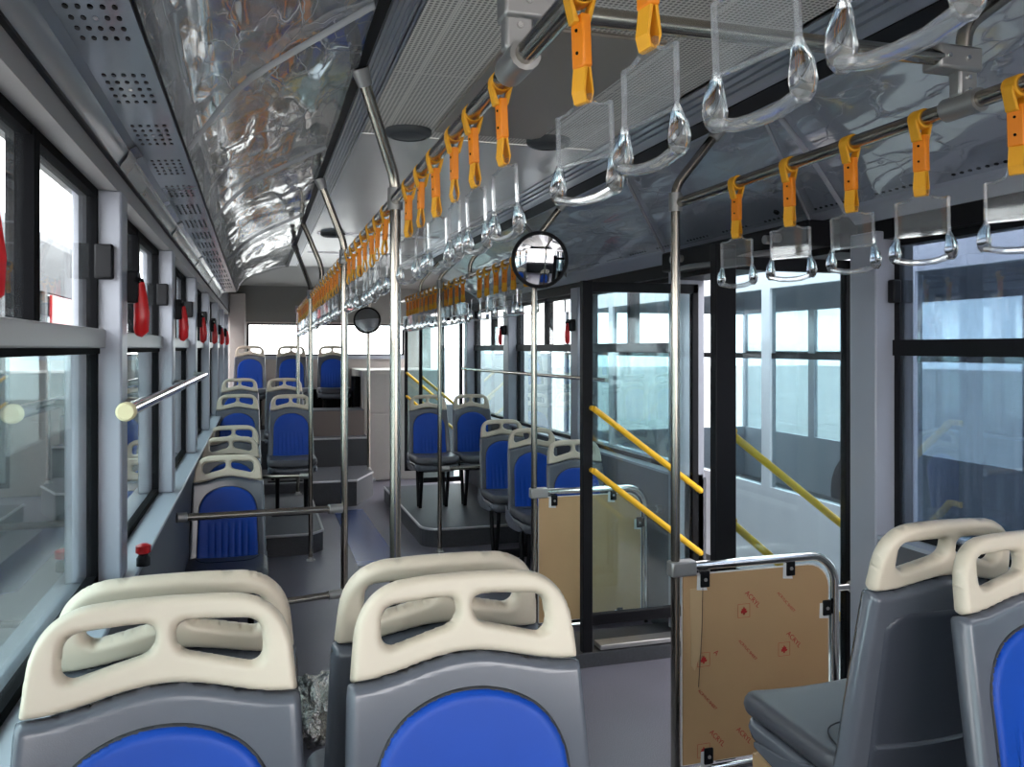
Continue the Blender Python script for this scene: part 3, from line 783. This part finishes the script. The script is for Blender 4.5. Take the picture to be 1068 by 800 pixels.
# low horizontal rails on the left
def lowrail(p, q, label, ends=True):
    o = tag(empty('guard_rail', p), label, 'rail', 'low guard rails')
    d = Vector(q) - Vector(p); e = d.normalized()
    MB().tube([(0, 0, 0), d], .0155, 12).build('tube', STEEL, o, smooth=True)
    MB().tube([d - e * .06, d + e * .004], .022, 12).build('clamp', CAST, o, smooth=True)
    MB().tube([(0, 0, 0), e * .04], .022, 12).build('wall_socket', CAST, o, smooth=True)
    return o
lowrail((XLI + .022, 3.77, .885), (Lx(4) - .018, 3.99, .845), 'horizontal steel rail in front of the left window seats, below the sill')
lowrail((XLI + .01, 3.80, .455), (Lx(4) - .018, 3.99, .445), 'lowest horizontal steel rail near the floor left of the second pole')
lowrail((XLI + .01, 6.66, .62), (.386 - .018, 6.47, .635), 'horizontal steel rail before the raised left aisle seat')
lowrail((2.19, 6.42, .66), (1.37 + .018, 6.42, .65), 'horizontal steel rail before the raised right seat pair')
# window-height rails
o = tag(empty('window_rail', (-.285, 2.08, 1.455)), 'steel rail across the left windows with a cream end cap', 'rail')
MB().tube([(0, 0, 0), (0, 3.0, -.01)], .0165, 14).build('tube', CHROME, o, smooth=True)
MB().lathe([(.022, -.006), (.022, .012), (.017, .018)], Matrix.Rotation(R(90), 4, 'X'), 20).build('end_cap', CAPY, o, smooth=True)
for y in (.35, 1.70, 2.92): MB().tube([(0, y, 0), (-.055, y, 0)], .010, 8).build('stand_off', CAST, o, smooth=True)
o = tag(empty('window_rail', (2.13, 4.9, 1.395)), 'grey steel rail across the far right windows', 'rail')
MB().tube([(0, 0, 0), (0, 3.9, -.02)], .0145, 12).build('tube', STEEL, o, smooth=True)
for y in (.65, 2.38, 3.86): MB().tube([(0, y, -.005), (.04, y, -.005)], .010, 8).build('stand_off', CAST, o, smooth=True)

# convex mirrors
def mirror(x, y, z, r, tilt, yaw, label):
    o = tag(empty('convex_mirror', (x, y, z)), label, 'mirror', 'round mirrors')
    o.rotation_euler = (R(90) + tilt, 0, yaw)      # local +Z faces the camera
    n = 48
    m_ = MB(); prof = []
    for k in range(13): 
        t = k / 12; prof.append((r * .9 * (1 - t) + .0005, .004 + .011 * r / .15 * (1 - (1 - t) ** 2)))
    m_.lathe(prof, None, n).build('mirror_glass', MIRR, o, smooth=True)
    MB().lathe([(r * .86, .004), (r * .90, .014), (r * .97, .014), (r, .004), (r, -.012), (r * .9, -.022), (r * .5, -.045), (.02, -.05)], None, n).build('rim', BLACK, o, smooth=True)
    MB().tube([(0, 0, -.05), (0, 0, -.085)], .012, 10).build('mount', BLACK, o, smooth=True)
    return o
p = at(563, 271, Y=4.18); mirror(p.x, p.y, p.z, .152, R(7), R(-12), 'large round convex mirror with black rim on the right pole by the doorway')
p = at(383, 334, Y=9.13); mirror(p.x, p.y, p.z, .15, R(-14), R(-10), 'small distant round mirror above the rear steps')

# ------------------------------------------------------------------ hand straps
def make_strap():
    root = empty('hand_strap')
    m_ = MB(); ring = [(.0225 * math.cos(2 * math.pi * k / 16), .0225 * math.sin(2 * math.pi * k / 16)) for k in range(16)]
    m_.prism(ring, -.017, .017)
    for s in (-1, 1):
        m_.prism([(s * .004, -.05), (s * .014, -.05), (s * .0235, -.012), (s * .0225, .004), (s * .019, -.008)], -.013, .013)
    m_.build('strap_loop', SYEL, root, bevel=.002)
    MB().box(-.0085, .0085, -.0165, .0165, -.118, -.036).build('sleeve', SORANGE, root, bevel=.003)
    m_ = MB()
    for s in (-1, 1):
        m_.prism([(s * .001, -.116), (s * .006, -.116), (s * .011, -.155), (s * .006, -.172), (s * .0005, -.174), (s * .0005, -.170), (s * .005, -.168), (s * .0075, -.155)], -.014, .014)
    m_.build('webbing', SYEL, root)
    m_ = MB()
    for z in (-.06, -.095): m_.lathe([(.003, .0085), (.0025, .0105)], Matrix.Translation((0, 0, z)) @ Matrix.Rotation(R(-90), 4, 'Y'), 8)
    m_.build('rivet', RUBBER, root)
    # handle: clear card holder, two drop-shaped sides and a grip bar
    h = MB(); W = .060
    pan = [(-.018, -.160), (.018, -.160), (.022, -.175), (.040, -.182), (W, -.182), (W, -.262), (-W, -.262), (-W, -.182), (-.040, -.182), (-.022, -.175)]
    h.prism([(a, b) for a, b in pan], -.0035, .0035, 'x').build('card_holder', PANEL, root)
    e = MB()
    for s in (-1, 1):
        e.tube([(0, s * W, -.182), (0, s * W, -.268)], .0042, 6)
    e.tube([(0, -W, -.182), (0, -.04, -.182), (0, -.022, -.175)], .003, 6); e.tube([(0, W, -.182), (0, .04, -.182), (0, .022, -.175)], .003, 6)
    e.tube([(0, -W, -.262), (0, W, -.262)], .003, 6)
    e.build('holder_edge', CLEAR, root, smooth=True)
    g = MB()
    for s in (-1, 1):
        zs = [-.258, -.268, -.284, -.300, -.314, -.322]; rs = [.004, .008, .0125, .0145, .012, .006]
        MB().tube([(0, s * (W + .004 * (i > 1)), z) for i, z in enumerate(zs)], rs, 10).build('grip_side', CLEARG, root, smooth=True)
    g.tube([(0, -W - .002, -.314), (0, -.03, -.322), (0, 0, -.3235), (0, .03, -.322), (0, W + .002, -.314)], .0075, 10, sy=1.5)
    g.build('grip_bar', CLEAR, root, smooth=True)
    return root
strap0 = make_strap(); index_children(strap0); sfirst = [True]
ONES = 'first second third fourth fifth sixth seventh eighth ninth tenth eleventh twelfth thirteenth fourteenth fifteenth sixteenth seventeenth eighteenth nineteenth twentieth'.split()
def ordinal(n):
    if n <= 20: return ONES[n - 1]
    t = {2: 'twenty', 3: 'thirty', 4: 'forty'}
    return {30: 'thirtieth', 40: 'fortieth'}.get(n) or t[n // 10] + '-' + ONES[n % 10 - 1]
def strap(x, y, z, label, group, rz, sc_=1.0):
    o = strap0 if sfirst[0] else copy_tree(strap0); sfirst[0] = False
    o.location = (x, y, z); o.scale = (sc_,) * 3; tag(o, label, 'hand strap', group)
    tl = random.uniform(-.05, .05)
    for ch in o.children:
        if not ch.name.startswith('strap_loop'): ch.rotation_euler = (0, tl, rz * (.6 if ch.name.startswith(('sleeve', 'rivet')) else 1))
yl = [.457, .625, .815, 1.01, 1.377, 1.57, 1.726, 1.925, 2.09, 2.27]
yy = 2.68
while yy < 8.4:
    if abs(yy - 4.0) > .06 and abs(yy - 5.4) > .06 and abs(yy - 6.45) > .06: yl.append(yy)
    yy += .187
for i, y in enumerate(yl):
    strap(Lx(y), y, Lz(y), 'yellow strap with clear handle, %s from the camera on the left ceiling rail' % ordinal(i + 1), 'straps on the left rail', R(22 if i == 3 else 7 + random.uniform(-9, 9)), .83)
for i, y in enumerate([1.29, 1.54, 1.775, 2.03, 2.30]):
    strap(RX, y, RZ, 'yellow strap with clear handle, %s from the camera on the near right rail' % ordinal(i + 1), 'straps on the near right rail', R(20 + random.uniform(-6, 8)))
yr = [4.44, 4.68, 4.86, 5.06, 5.28, 5.45]; yy = 5.95
while yy < 8.4:
    if abs(yy - 6.42) > .05 and abs(yy - 7.6) > .05: yr.append(yy)
    yy += .195
for i, y in enumerate(yr):
    strap(RX, y, RZ - .006 * max(0, y - 4.3), 'yellow strap with clear handle, %s beyond the large mirror on the far right rail' % ordinal(i + 1), 'straps on the far right rail', R(35 + random.uniform(-15, 15)))

# ------------------------------------------------------------------ brown board partitions
def partition(y, px, label, marks, pol):
    o = tag(empty('guard_partition', (px, y, 0)), label, 'partition', 'board partitions by the doorway')
    x1 = 2.105 - px; zt = .815
    pth = smoothpath([(.02, 0, zt), (.2, 0, zt), (x1 - .12, 0, zt)], 3)[:-1] + [Vector(q) for q in arc((x1 - .11, zt - .11), .11, 90, 0, 8)] + [Vector((x1, 0, .05))]
    MB().tube(pth, .0165, 14).build('frame_tube', CHROME, o, smooth=True)
    MB().box(-.024, .075, -.024, .024, zt - .030, zt + .024).build('rail_clamp', CAST, o, bevel=.007)
    MB().tube([(.02, 0, .075), (x1, 0, .075)], .014, 12).build('bottom_rail', CHROME, o, smooth=True)
    MB().tube([(x1, 0, zt - .13), (x1 + .09, 0, zt - .13)], .0125, 12).build('wall_stay', CHROME, o, smooth=True)
    MB().tube([(x1 + .07, 0, zt - .13), (x1 + .105, 0, zt - .13)], .022, 12).build('stay_socket', CAST, o, smooth=True)
    # board with a rounded upper corner
    bx0, bx1, bz0, bz1, r = .028, x1 - .032, .105, zt - .032, .09
    poly = [(bx0, bz0), (bx1, bz0)] + [(bx1 - r + r * math.cos(R(a)), bz1 - r + r * math.sin(R(a))) for a in range(0, 91, 15)] + [(bx0, bz1)]
    bd = MB().prism(poly, -.004, .004).build('board', CARD, o); bd['label'] = 'brown masked board with small red print'
    po2 = [(bx0 - .004, bz0 - .004), (bx1 + .006, bz0 - .004)] + [(bx1 + .006 - r + r * math.cos(R(a)), bz1 + .005 - r + r * math.sin(R(a))) for a in range(0, 91, 15)] + [(bx0 - .004, bz1 + .005)]
    MB().prism(po2, -.0005, .0035).build('board_edge', CARDE, bd)
    for cx, cz, vert in ((.115, bz1 - .018, 0), (x1 - .20, bz1 - .005, 0), (bx1 - .008, zt - .20, 1), (.13, bz0 + .02, 0), (x1 - .16, bz0 + .01, 0)):
        c = MB().box(cx - .018, cx + .018, -.012, .010, cz - .028, cz + .03).build('clip', BLACK, o, bevel=.004)
        MB().lathe([(.007, 0), (.006, .003)], Matrix.Translation((cx, -.012, cz)) @ Matrix.Rotation(R(90), 4, 'X'), 10).build('screw', CAST, c)
        MB().prism([(cx - .032, cz - .036), (cx + .010, cz - .040), (cx - .004, cz + .02), (cx - .030, cz + .02)], -.0055, -.004).build('torn_paper', TORN, bd)
    return o, bd
def text(s, x, z, size, rot, parent):
    cu = bpy.data.curves.new('print', 'FONT'); cu.body = s; cu.size = size; cu.extrude = .0002; cu.align_x = 'CENTER'; cu.align_y = 'CENTER'
    t = bpy.data.objects.new('print', cu); C.objects.link(t)
    dg = bpy.context.evaluated_depsgraph_get(); me = bpy.data.meshes.new_from_object(t.evaluated_get(dg))
    bpy.data.objects.remove(t); me.materials.clear(); me.materials.append(PRINT)
    o = bpy.data.objects.new('printed_text', me); C.objects.link(o); o.parent = parent
    o.location = (x, -.0046, z); o.rotation_euler = (R(90), R(rot), 0)
def emblem(x, z, s, parent):
    m_ = MB(); t = s * .04
    for a, b, c, d in ((-s, s, -s, -s + t), (-s, s, s - t, s), (-s, -s + t, -s, s), (s - t, s, -s, s)): m_.box(x + a, x + b, -.0048, -.004, z + c, z + d)
    m_.build('print_frame', PRINT, parent)
    pts = [(0, .62), (.22, .28), (.42, .30), (.36, .02), (.62, -.10), (.40, -.38), (.15, -.36), (.12, -.62), (-.12, -.62), (-.15, -.36), (-.46, -.40), (-.55, -.05), (-.34, .06), (-.38, .34), (-.18, .25)]
    MB().prism([(x + a * s * .95, z + b * s * .95) for a, b in pts], -.0049, -.004).build('printed_emblem', PRINT, parent)
pn, bd = partition(2.68, RX - .01, 'near brown board partition with red print behind the near right seat', None, P703)
for (u, v) in ((776, 637), (818, 677), (734, 688), (734, 783)):
    p = at(u, v, Y=2.675); emblem(p.x - (RX - .01), p.z, .025, bd)
for (u, v, s) in ((785, 625, 'ACRYL'), (828, 667, 'ACRYL'), (748, 770, 'ACRYL'), (820, 628, 'ACRYLIC SHEET'), (780, 678, 'ACRYLIC SHEET'), (738, 730, 'ACRYLIC SHEET'), (747, 681, 'A'), (731, 628, 'A'), (776, 767, 'ACRYL')):
    p = at(u, v, Y=2.675); text(s, p.x - (RX - .01), p.z, .026 if len(s) < 8 else .015, 47, bd)
MB().prism([(.060, .46), (.075, .44), (.098, .50), (.102, .60), (.106, .735), (.055, .735), (.058, .60)], -.0052, -.004).build('peeled_fold', mat('pale_board_fold', (.56, .38, .21), .6), bd)
MB().tube(smoothpath([(.107, -.005, .735), (.105, -.005, .60), (.098, -.005, .50), (.090, -.005, .38)], 4), .0012, 6).build('crease_line', LINE, bd)
partition(4.30, RX, 'far brown board partition below the large convex mirror pole', None, P556)

# ------------------------------------------------------------------ door leaves (folded inwards)
def leaf(x0, x1, y, z0, z1, label, side, idx, handles, hy, group):
    o = tag(empty('door_leaf', (x1, y, 0)), label, 'door', group)
    X0 = x0 - x1; t = .018; s = .036
    f = MB().box(X0, X0 + s, -t, t, z0, z1).box(-s, 0, -t, t, z0, z1).box(X0, 0, -t, t, z1 - .05, z1).box(X0, 0, -t, t, z0, z0 + .055)
    f.build('frame', BLACK, o, bevel=.004)
    MB().box(X0 + s - .004, -s + .004, -.003, .003, z0 + .05, z1 - .045).build('pane', GLASSD, o)
    for (ax, az, bx, bz) in handles:
        h = MB().tube([(ax - x1, hy, az), (bx - x1, hy, bz)], .0155, 12).build('handle', YEL, o, smooth=True)
        h['label'] = 'yellow diagonal handle bar'
        m_ = MB()
        for (qx, qz) in ((ax, az), (bx, bz)): m_.tube([(qx - x1, 0, qz), (qx - x1, hy * 1.05, qz)], .013, 10)
        m_.build('handle_mount', YEL, h, smooth=True)
    return o
Yf = 3.92
hh = []
for (u0, v0, u1, v1) in ((619, 426, 731, 512), (619, 491, 731, 577)):
    a = at(u0, v0, Y=Yf - .05); b = at(u1, v1, Y=Yf - .05); hh.append((a.x, a.z, b.x, b.z))
a0 = at(607, 500, Y=Yf).x; a1 = at(727, 500, Y=Yf).x
df = leaf(a0, a1, Yf, .20, 1.935, 'far doorway leaf folded inwards with two bright yellow diagonal handles', 'r', 1, hh, -.05, 'doorway leaves')
MB().box(a0 - a1 - .004, a0 - a1 + .05, -.022, .022, .03, 1.94).build('pivot_post', BLACK, df, bevel=.004)
sp = tag(MB().prism([(a0 + .09, Yf - .03), (2.19, Yf - .03), (2.19, Yf + .06), (a0 + .09, Yf + .06)], .075, .10, 'z').build('door_step', CAST, bevel=.004),
         'small metal sill step under the far door leaf', 'step')
struct(MB().box(a0 - .05, XRI, 3.88, 4.2, 0, .07).build('door_shade_block', RISER))  # low dark block painted in for the shadow under the door step
Yn = 2.765
hh = []
for (u0, v0, u1, v1) in ((757, 448, 884, 552), (757, 540, 884, 650)):
    a = at(u0, v0, Y=Yn + .06); b = at(u1, v1, Y=Yn + .06); hh.append((a.x, a.z, b.x, b.z))
b0 = at(744, 500, Y=Yn).x; b1 = at(887, 500, Y=Yn).x
dn = leaf(b0, b1, Yn, .12, 1.945, 'near doorway leaf behind the front board, yellow handles seen through its glass', 'r', 2, hh, .06, 'doorway leaves')
MB().box(b0 - b1 - .002, b0 - b1 + .085, -.022, .022, .06, 1.99).build('pivot_post', BLACK, dn, bevel=.004)
for (y, lab) in ((9.05, 'near leaf of the rear door with yellow handles, seen behind the right seat pair'), (9.98, 'far leaf of the rear door next to the cream cabinet')):
    hy = .05 if y < 9.5 else -.05
    x0, x1 = 1.70, 2.19
    d = leaf(x0, x1, y, .12, 1.95, lab, 'r', 3, [(1.72, 1.30, 2.17, .92), (1.72, 1.02, 2.17, .64)], hy, 'doorway leaves')
# door mechanism above the front doorway
o = tag(empty('door_opener', (2.06, 3.3, 2.04)), 'black door opener mechanism above the front doorway', 'door opener')
MB().box(-.06, .06, -.60, .60, -.05, .05).build('housing', BLACK, o, bevel=.01)
MB().tube(smoothpath([(-.05, -.5, -.06), (-.10, -.3, -.05), (-.06, -.05, -.055)], 4), .012, 8).build('arm', CAST, o, smooth=True)
MB().tube(smoothpath([(-.05, .5, -.06), (-.10, .3, -.05), (-.06, .05, -.055)], 4), .012, 8).build('arm', CAST, o, smooth=True)
for y in (-.42, -.36, .38, .44): MB().lathe([(.018, -.015), (.018, .015)], Matrix.Translation((-.075, y, .0)) @ Matrix.Rotation(R(90), 4, 'Y'), 12).build('bolt', CAST, o)

# ------------------------------------------------------------------ emergency hammers, latches
def make_hammer(sx):
    o = empty('emergency_hammer')
    MB().box(-.0 if sx > 0 else -.045, .045 if sx > 0 else 0, -.035, .035, .0, .085).build('holder', BLACK, o, bevel=.005)
    x = sx * .042
    m_ = MB(); m_.tube([(x, 0, .055), (x + sx * .006, -.004, .02), (x + sx * .010, -.006, -.03), (x + sx * .008, -.004, -.075), (x + sx * .002, 0, -.088)], [.016, .017, .020, .019, .010], 10, sy=.8)
    m_.build('handle', REDM, o, smooth=True)
    MB().tube([(x, -.035, .062), (x, .035, .062)], [.008, .011], 8).build('head', RUBBER, o, smooth=True)
    return o
NAMES = ['nearest', 'second', 'third', 'fourth', 'fifth', 'sixth', 'seventh', 'eighth']
hl = make_hammer(1); index_children(hl); k = 0
for y in (1.215, 2.475, 3.84, 5.22, 6.60, 7.97, 9.34):
    o = hl if k == 0 else copy_tree(hl)
    o.location = (-.352 if k else -.378, y, 1.722 if k else 1.745)
    if k == 0: o.scale = (1, 1, 1)
    tag(o, 'red emergency hammer in a black holder on the left wall, %s from the camera' % NAMES[k], 'hammer', 'left emergency hammers'); k += 1
hr = make_hammer(-1); index_children(hr)
for k, (y, lb) in enumerate(((5.57, 'red emergency hammer on the right wall post left of the far door leaf'), (7.28, 'red emergency hammer on the right wall post farther back'))):
    o = hr if k == 0 else copy_tree(hr)
    o.location = (2.165, y, 1.72); tag(o, lb, 'hammer', 'right emergency hammers')
for k, y in enumerate(LP[3:8]):
    tag(MB().box(-.395, -.350, y - .026, y - .001, 1.775, 1.865).build('window_latch', BLACK, bevel=.006),
        'black window latch on the left post, %s from the camera' % NAMES[k], 'latch', 'left window latches')
tag(MB().box(2.215, 2.25, 2.495, 2.529, 1.765, 1.85).build('window_latch', BLACK, bevel=.006), 'black window latch on the near right window frame', 'latch')
o = tag(empty('emergency_valve', (-.30, 2.50, 1.0)), 'small dark red emergency knob on the left sill by the near post', 'knob')
MB().lathe([(.018, 0), (.018, .02), (.012, .03)], None, 14).build('base', BLACK, o, smooth=True)
MB().lathe([(.010, .03), (.020, .036), (.020, .055), (.010, .06)], None, 14).build('cap', REDM, o, smooth=True)

# ------------------------------------------------------------------ loose things on the floor
o = tag(MB().build('x', FOIL), None); bpy.data.objects.remove(o)
bm = bmesh.new(); bmesh.ops.create_icosphere(bm, subdivisions=5, radius=.5)
for v in bm.verts:
    q = v.co.copy(); v.co = Vector((q.x * .20, q.y * .45, q.z * .22)) * (1 + .35 * noise.noise(q * 4) + .18 * noise.noise(q * 9))
me = bpy.data.meshes.new('wrapped_bundle'); bm.to_mesh(me); bm.free(); me.materials.append(FOIL)
o = bpy.data.objects.new('wrapped_bundle', me); C.objects.link(o); o.location = tuple(at(329, 742, Z=.10)); o.location.z = .12
tag(o, 'shiny plastic wrapped metal parts on the floor, seen between the near left seats', 'bundle')
# cardboard flap under the right seat
p = at(806, 786, Y=1.96)
o = tag(empty('cardboard_box', (p.x, p.y, 0)), 'torn cardboard box piece under the near right seat cushion', 'box')
MB().box(-.05, .10, -.10, .02, .205, p.z + .0).build('side', CARD, o)
MB().prism([(-.06, p.z), (-.03, p.z + .035), (.02, p.z + .012), (.05, p.z + .02), (.09, p.z - .005), (.09, p.z - .03), (-.05, p.z - .03)], -.115, -.108).build('flap', CARD, o)
# blue reflection on the aisle floor, painted as a thin sheet
a = [at(*q, Z=.004) for q in ((348, 533), (378, 531), (420, 590), (373, 590))]
tag(MB().prism([(q.x, q.y) for q in a], .001, .004, 'z').build('floor_reflection', mat('blue_reflection', (.05, .075, .19), .25), ),
    'blue reflection painted as a strip on the rear aisle floor', 'reflection')

# ------------------------------------------------------------------ outside
struct(MB().box(-60, 60, -60, 80, -.45, -.35).build('ground', ASPH))
def bus(x0, x1, y0, y1, sill, head, roof, label, body, side, pitch, seats=True, band=None):
    o = tag(empty('parked_bus', ((x0 + x1) / 2, y0, -.35)), label, 'bus', 'parked buses outside')
    ox, oy, oz = (x0 + x1) / 2, y0, -.35
    def bx(m_, a, b, c, d, e, f): m_.box(a - ox, b - ox, c - oy, d - oy, e - oz, f - oz)
    m_ = MB()
    for x in (x0, x1 - .06):
        bx(m_, x, x + .06, y0, y1, -.05, sill); bx(m_, x, x + .06, y0, y1, head, roof - .12)
    bx(m_, x0, x1, y0, y0 + .06, -.05, sill); bx(m_, x0, x1, y1 - .06, y1, -.05, sill)
    bx(m_, x0, x1, y0, y0 + .06, head, roof - .12); bx(m_, x0, x1, y1 - .06, y1, head, roof - .12)
    m_.build('body', body, o)
    m_ = MB(); m_.prism([(x0 - ox, roof - .12 - oz), (x0 + .10 - ox, roof - oz), (x1 - .10 - ox, roof - oz), (x1 - ox, roof - .12 - oz)], 0, y1 - y0)
    m_.build('roof', body, o)
    m_ = MB(); bx(m_, x0 + .06, x1 - .06, y0 + .06, y1 - .06, -.05, .02); m_.build('floor_deck', DARKIN, o)
    n = max(2, int((y1 - y0) / pitch)); st = (y1 - y0) / n
    for i in range(n + 1):
        y = y0 + i * st
        for x in (x0, x1 - .05):
            m_ = MB(); bx(m_, x, x + .05, max(y0, y - .05), min(y1, y + .05), sill, head); m_.build('pillar', body if band is None else band, o)
    for i in range(n):
        for x in (x0 + .02, x1 - .03):
            m_ = MB(); bx(m_, x, x + .006, y0 + i * st + .05, y0 + (i + 1) * st - .05, sill, head); w_ = m_.build('window', GLASSB, o)
            m_ = MB(); zz = sill + (head - sill) * .66; bx(m_, x - .006, x + .014, y0 + i * st + .05, y0 + (i + 1) * st - .05, zz - .02, zz + .02); m_.build('window_bar', RUBBER, w_)
    for y in (y0 + 1.6, y1 - 2.2):
        for x in (x0, x1):
            M = Matrix.Translation((x - ox, y - oy, .45)) @ Matrix.Rotation(R(90), 4, 'Y')
            MB().lathe([(.30, -.10), (.45, -.10), (.45, .10), (.30, .10)], M, 24).build('wheel', RUBBER, o, smooth=True)
    return o
bR = bus(3.45, 5.9, -3.0, 9.2, .62, 2.02, 2.75, 'white parked bus close outside the front doorway on the right', WHITE, 'r', 1.3)
m_ = MB()
bL = bus(-4.4, -1.87, 3.2, 15.5, .75, 2.12, 2.70, 'pale grey parked bus outside the left windows', BUSG, 'l', 1.25)
MB().box(2.55 / 2 - .01, 2.55 / 2 + .012, 5.6, 6.6, 1.9, 2.45).build('livery_panel', REDM, bL)
g = tag(MB().box(3.6, 3.66, 10.2, 19, -.35, 1.6).build('site_fence', WHITE), 'pale fence panel outside beyond the rear door', 'fence')
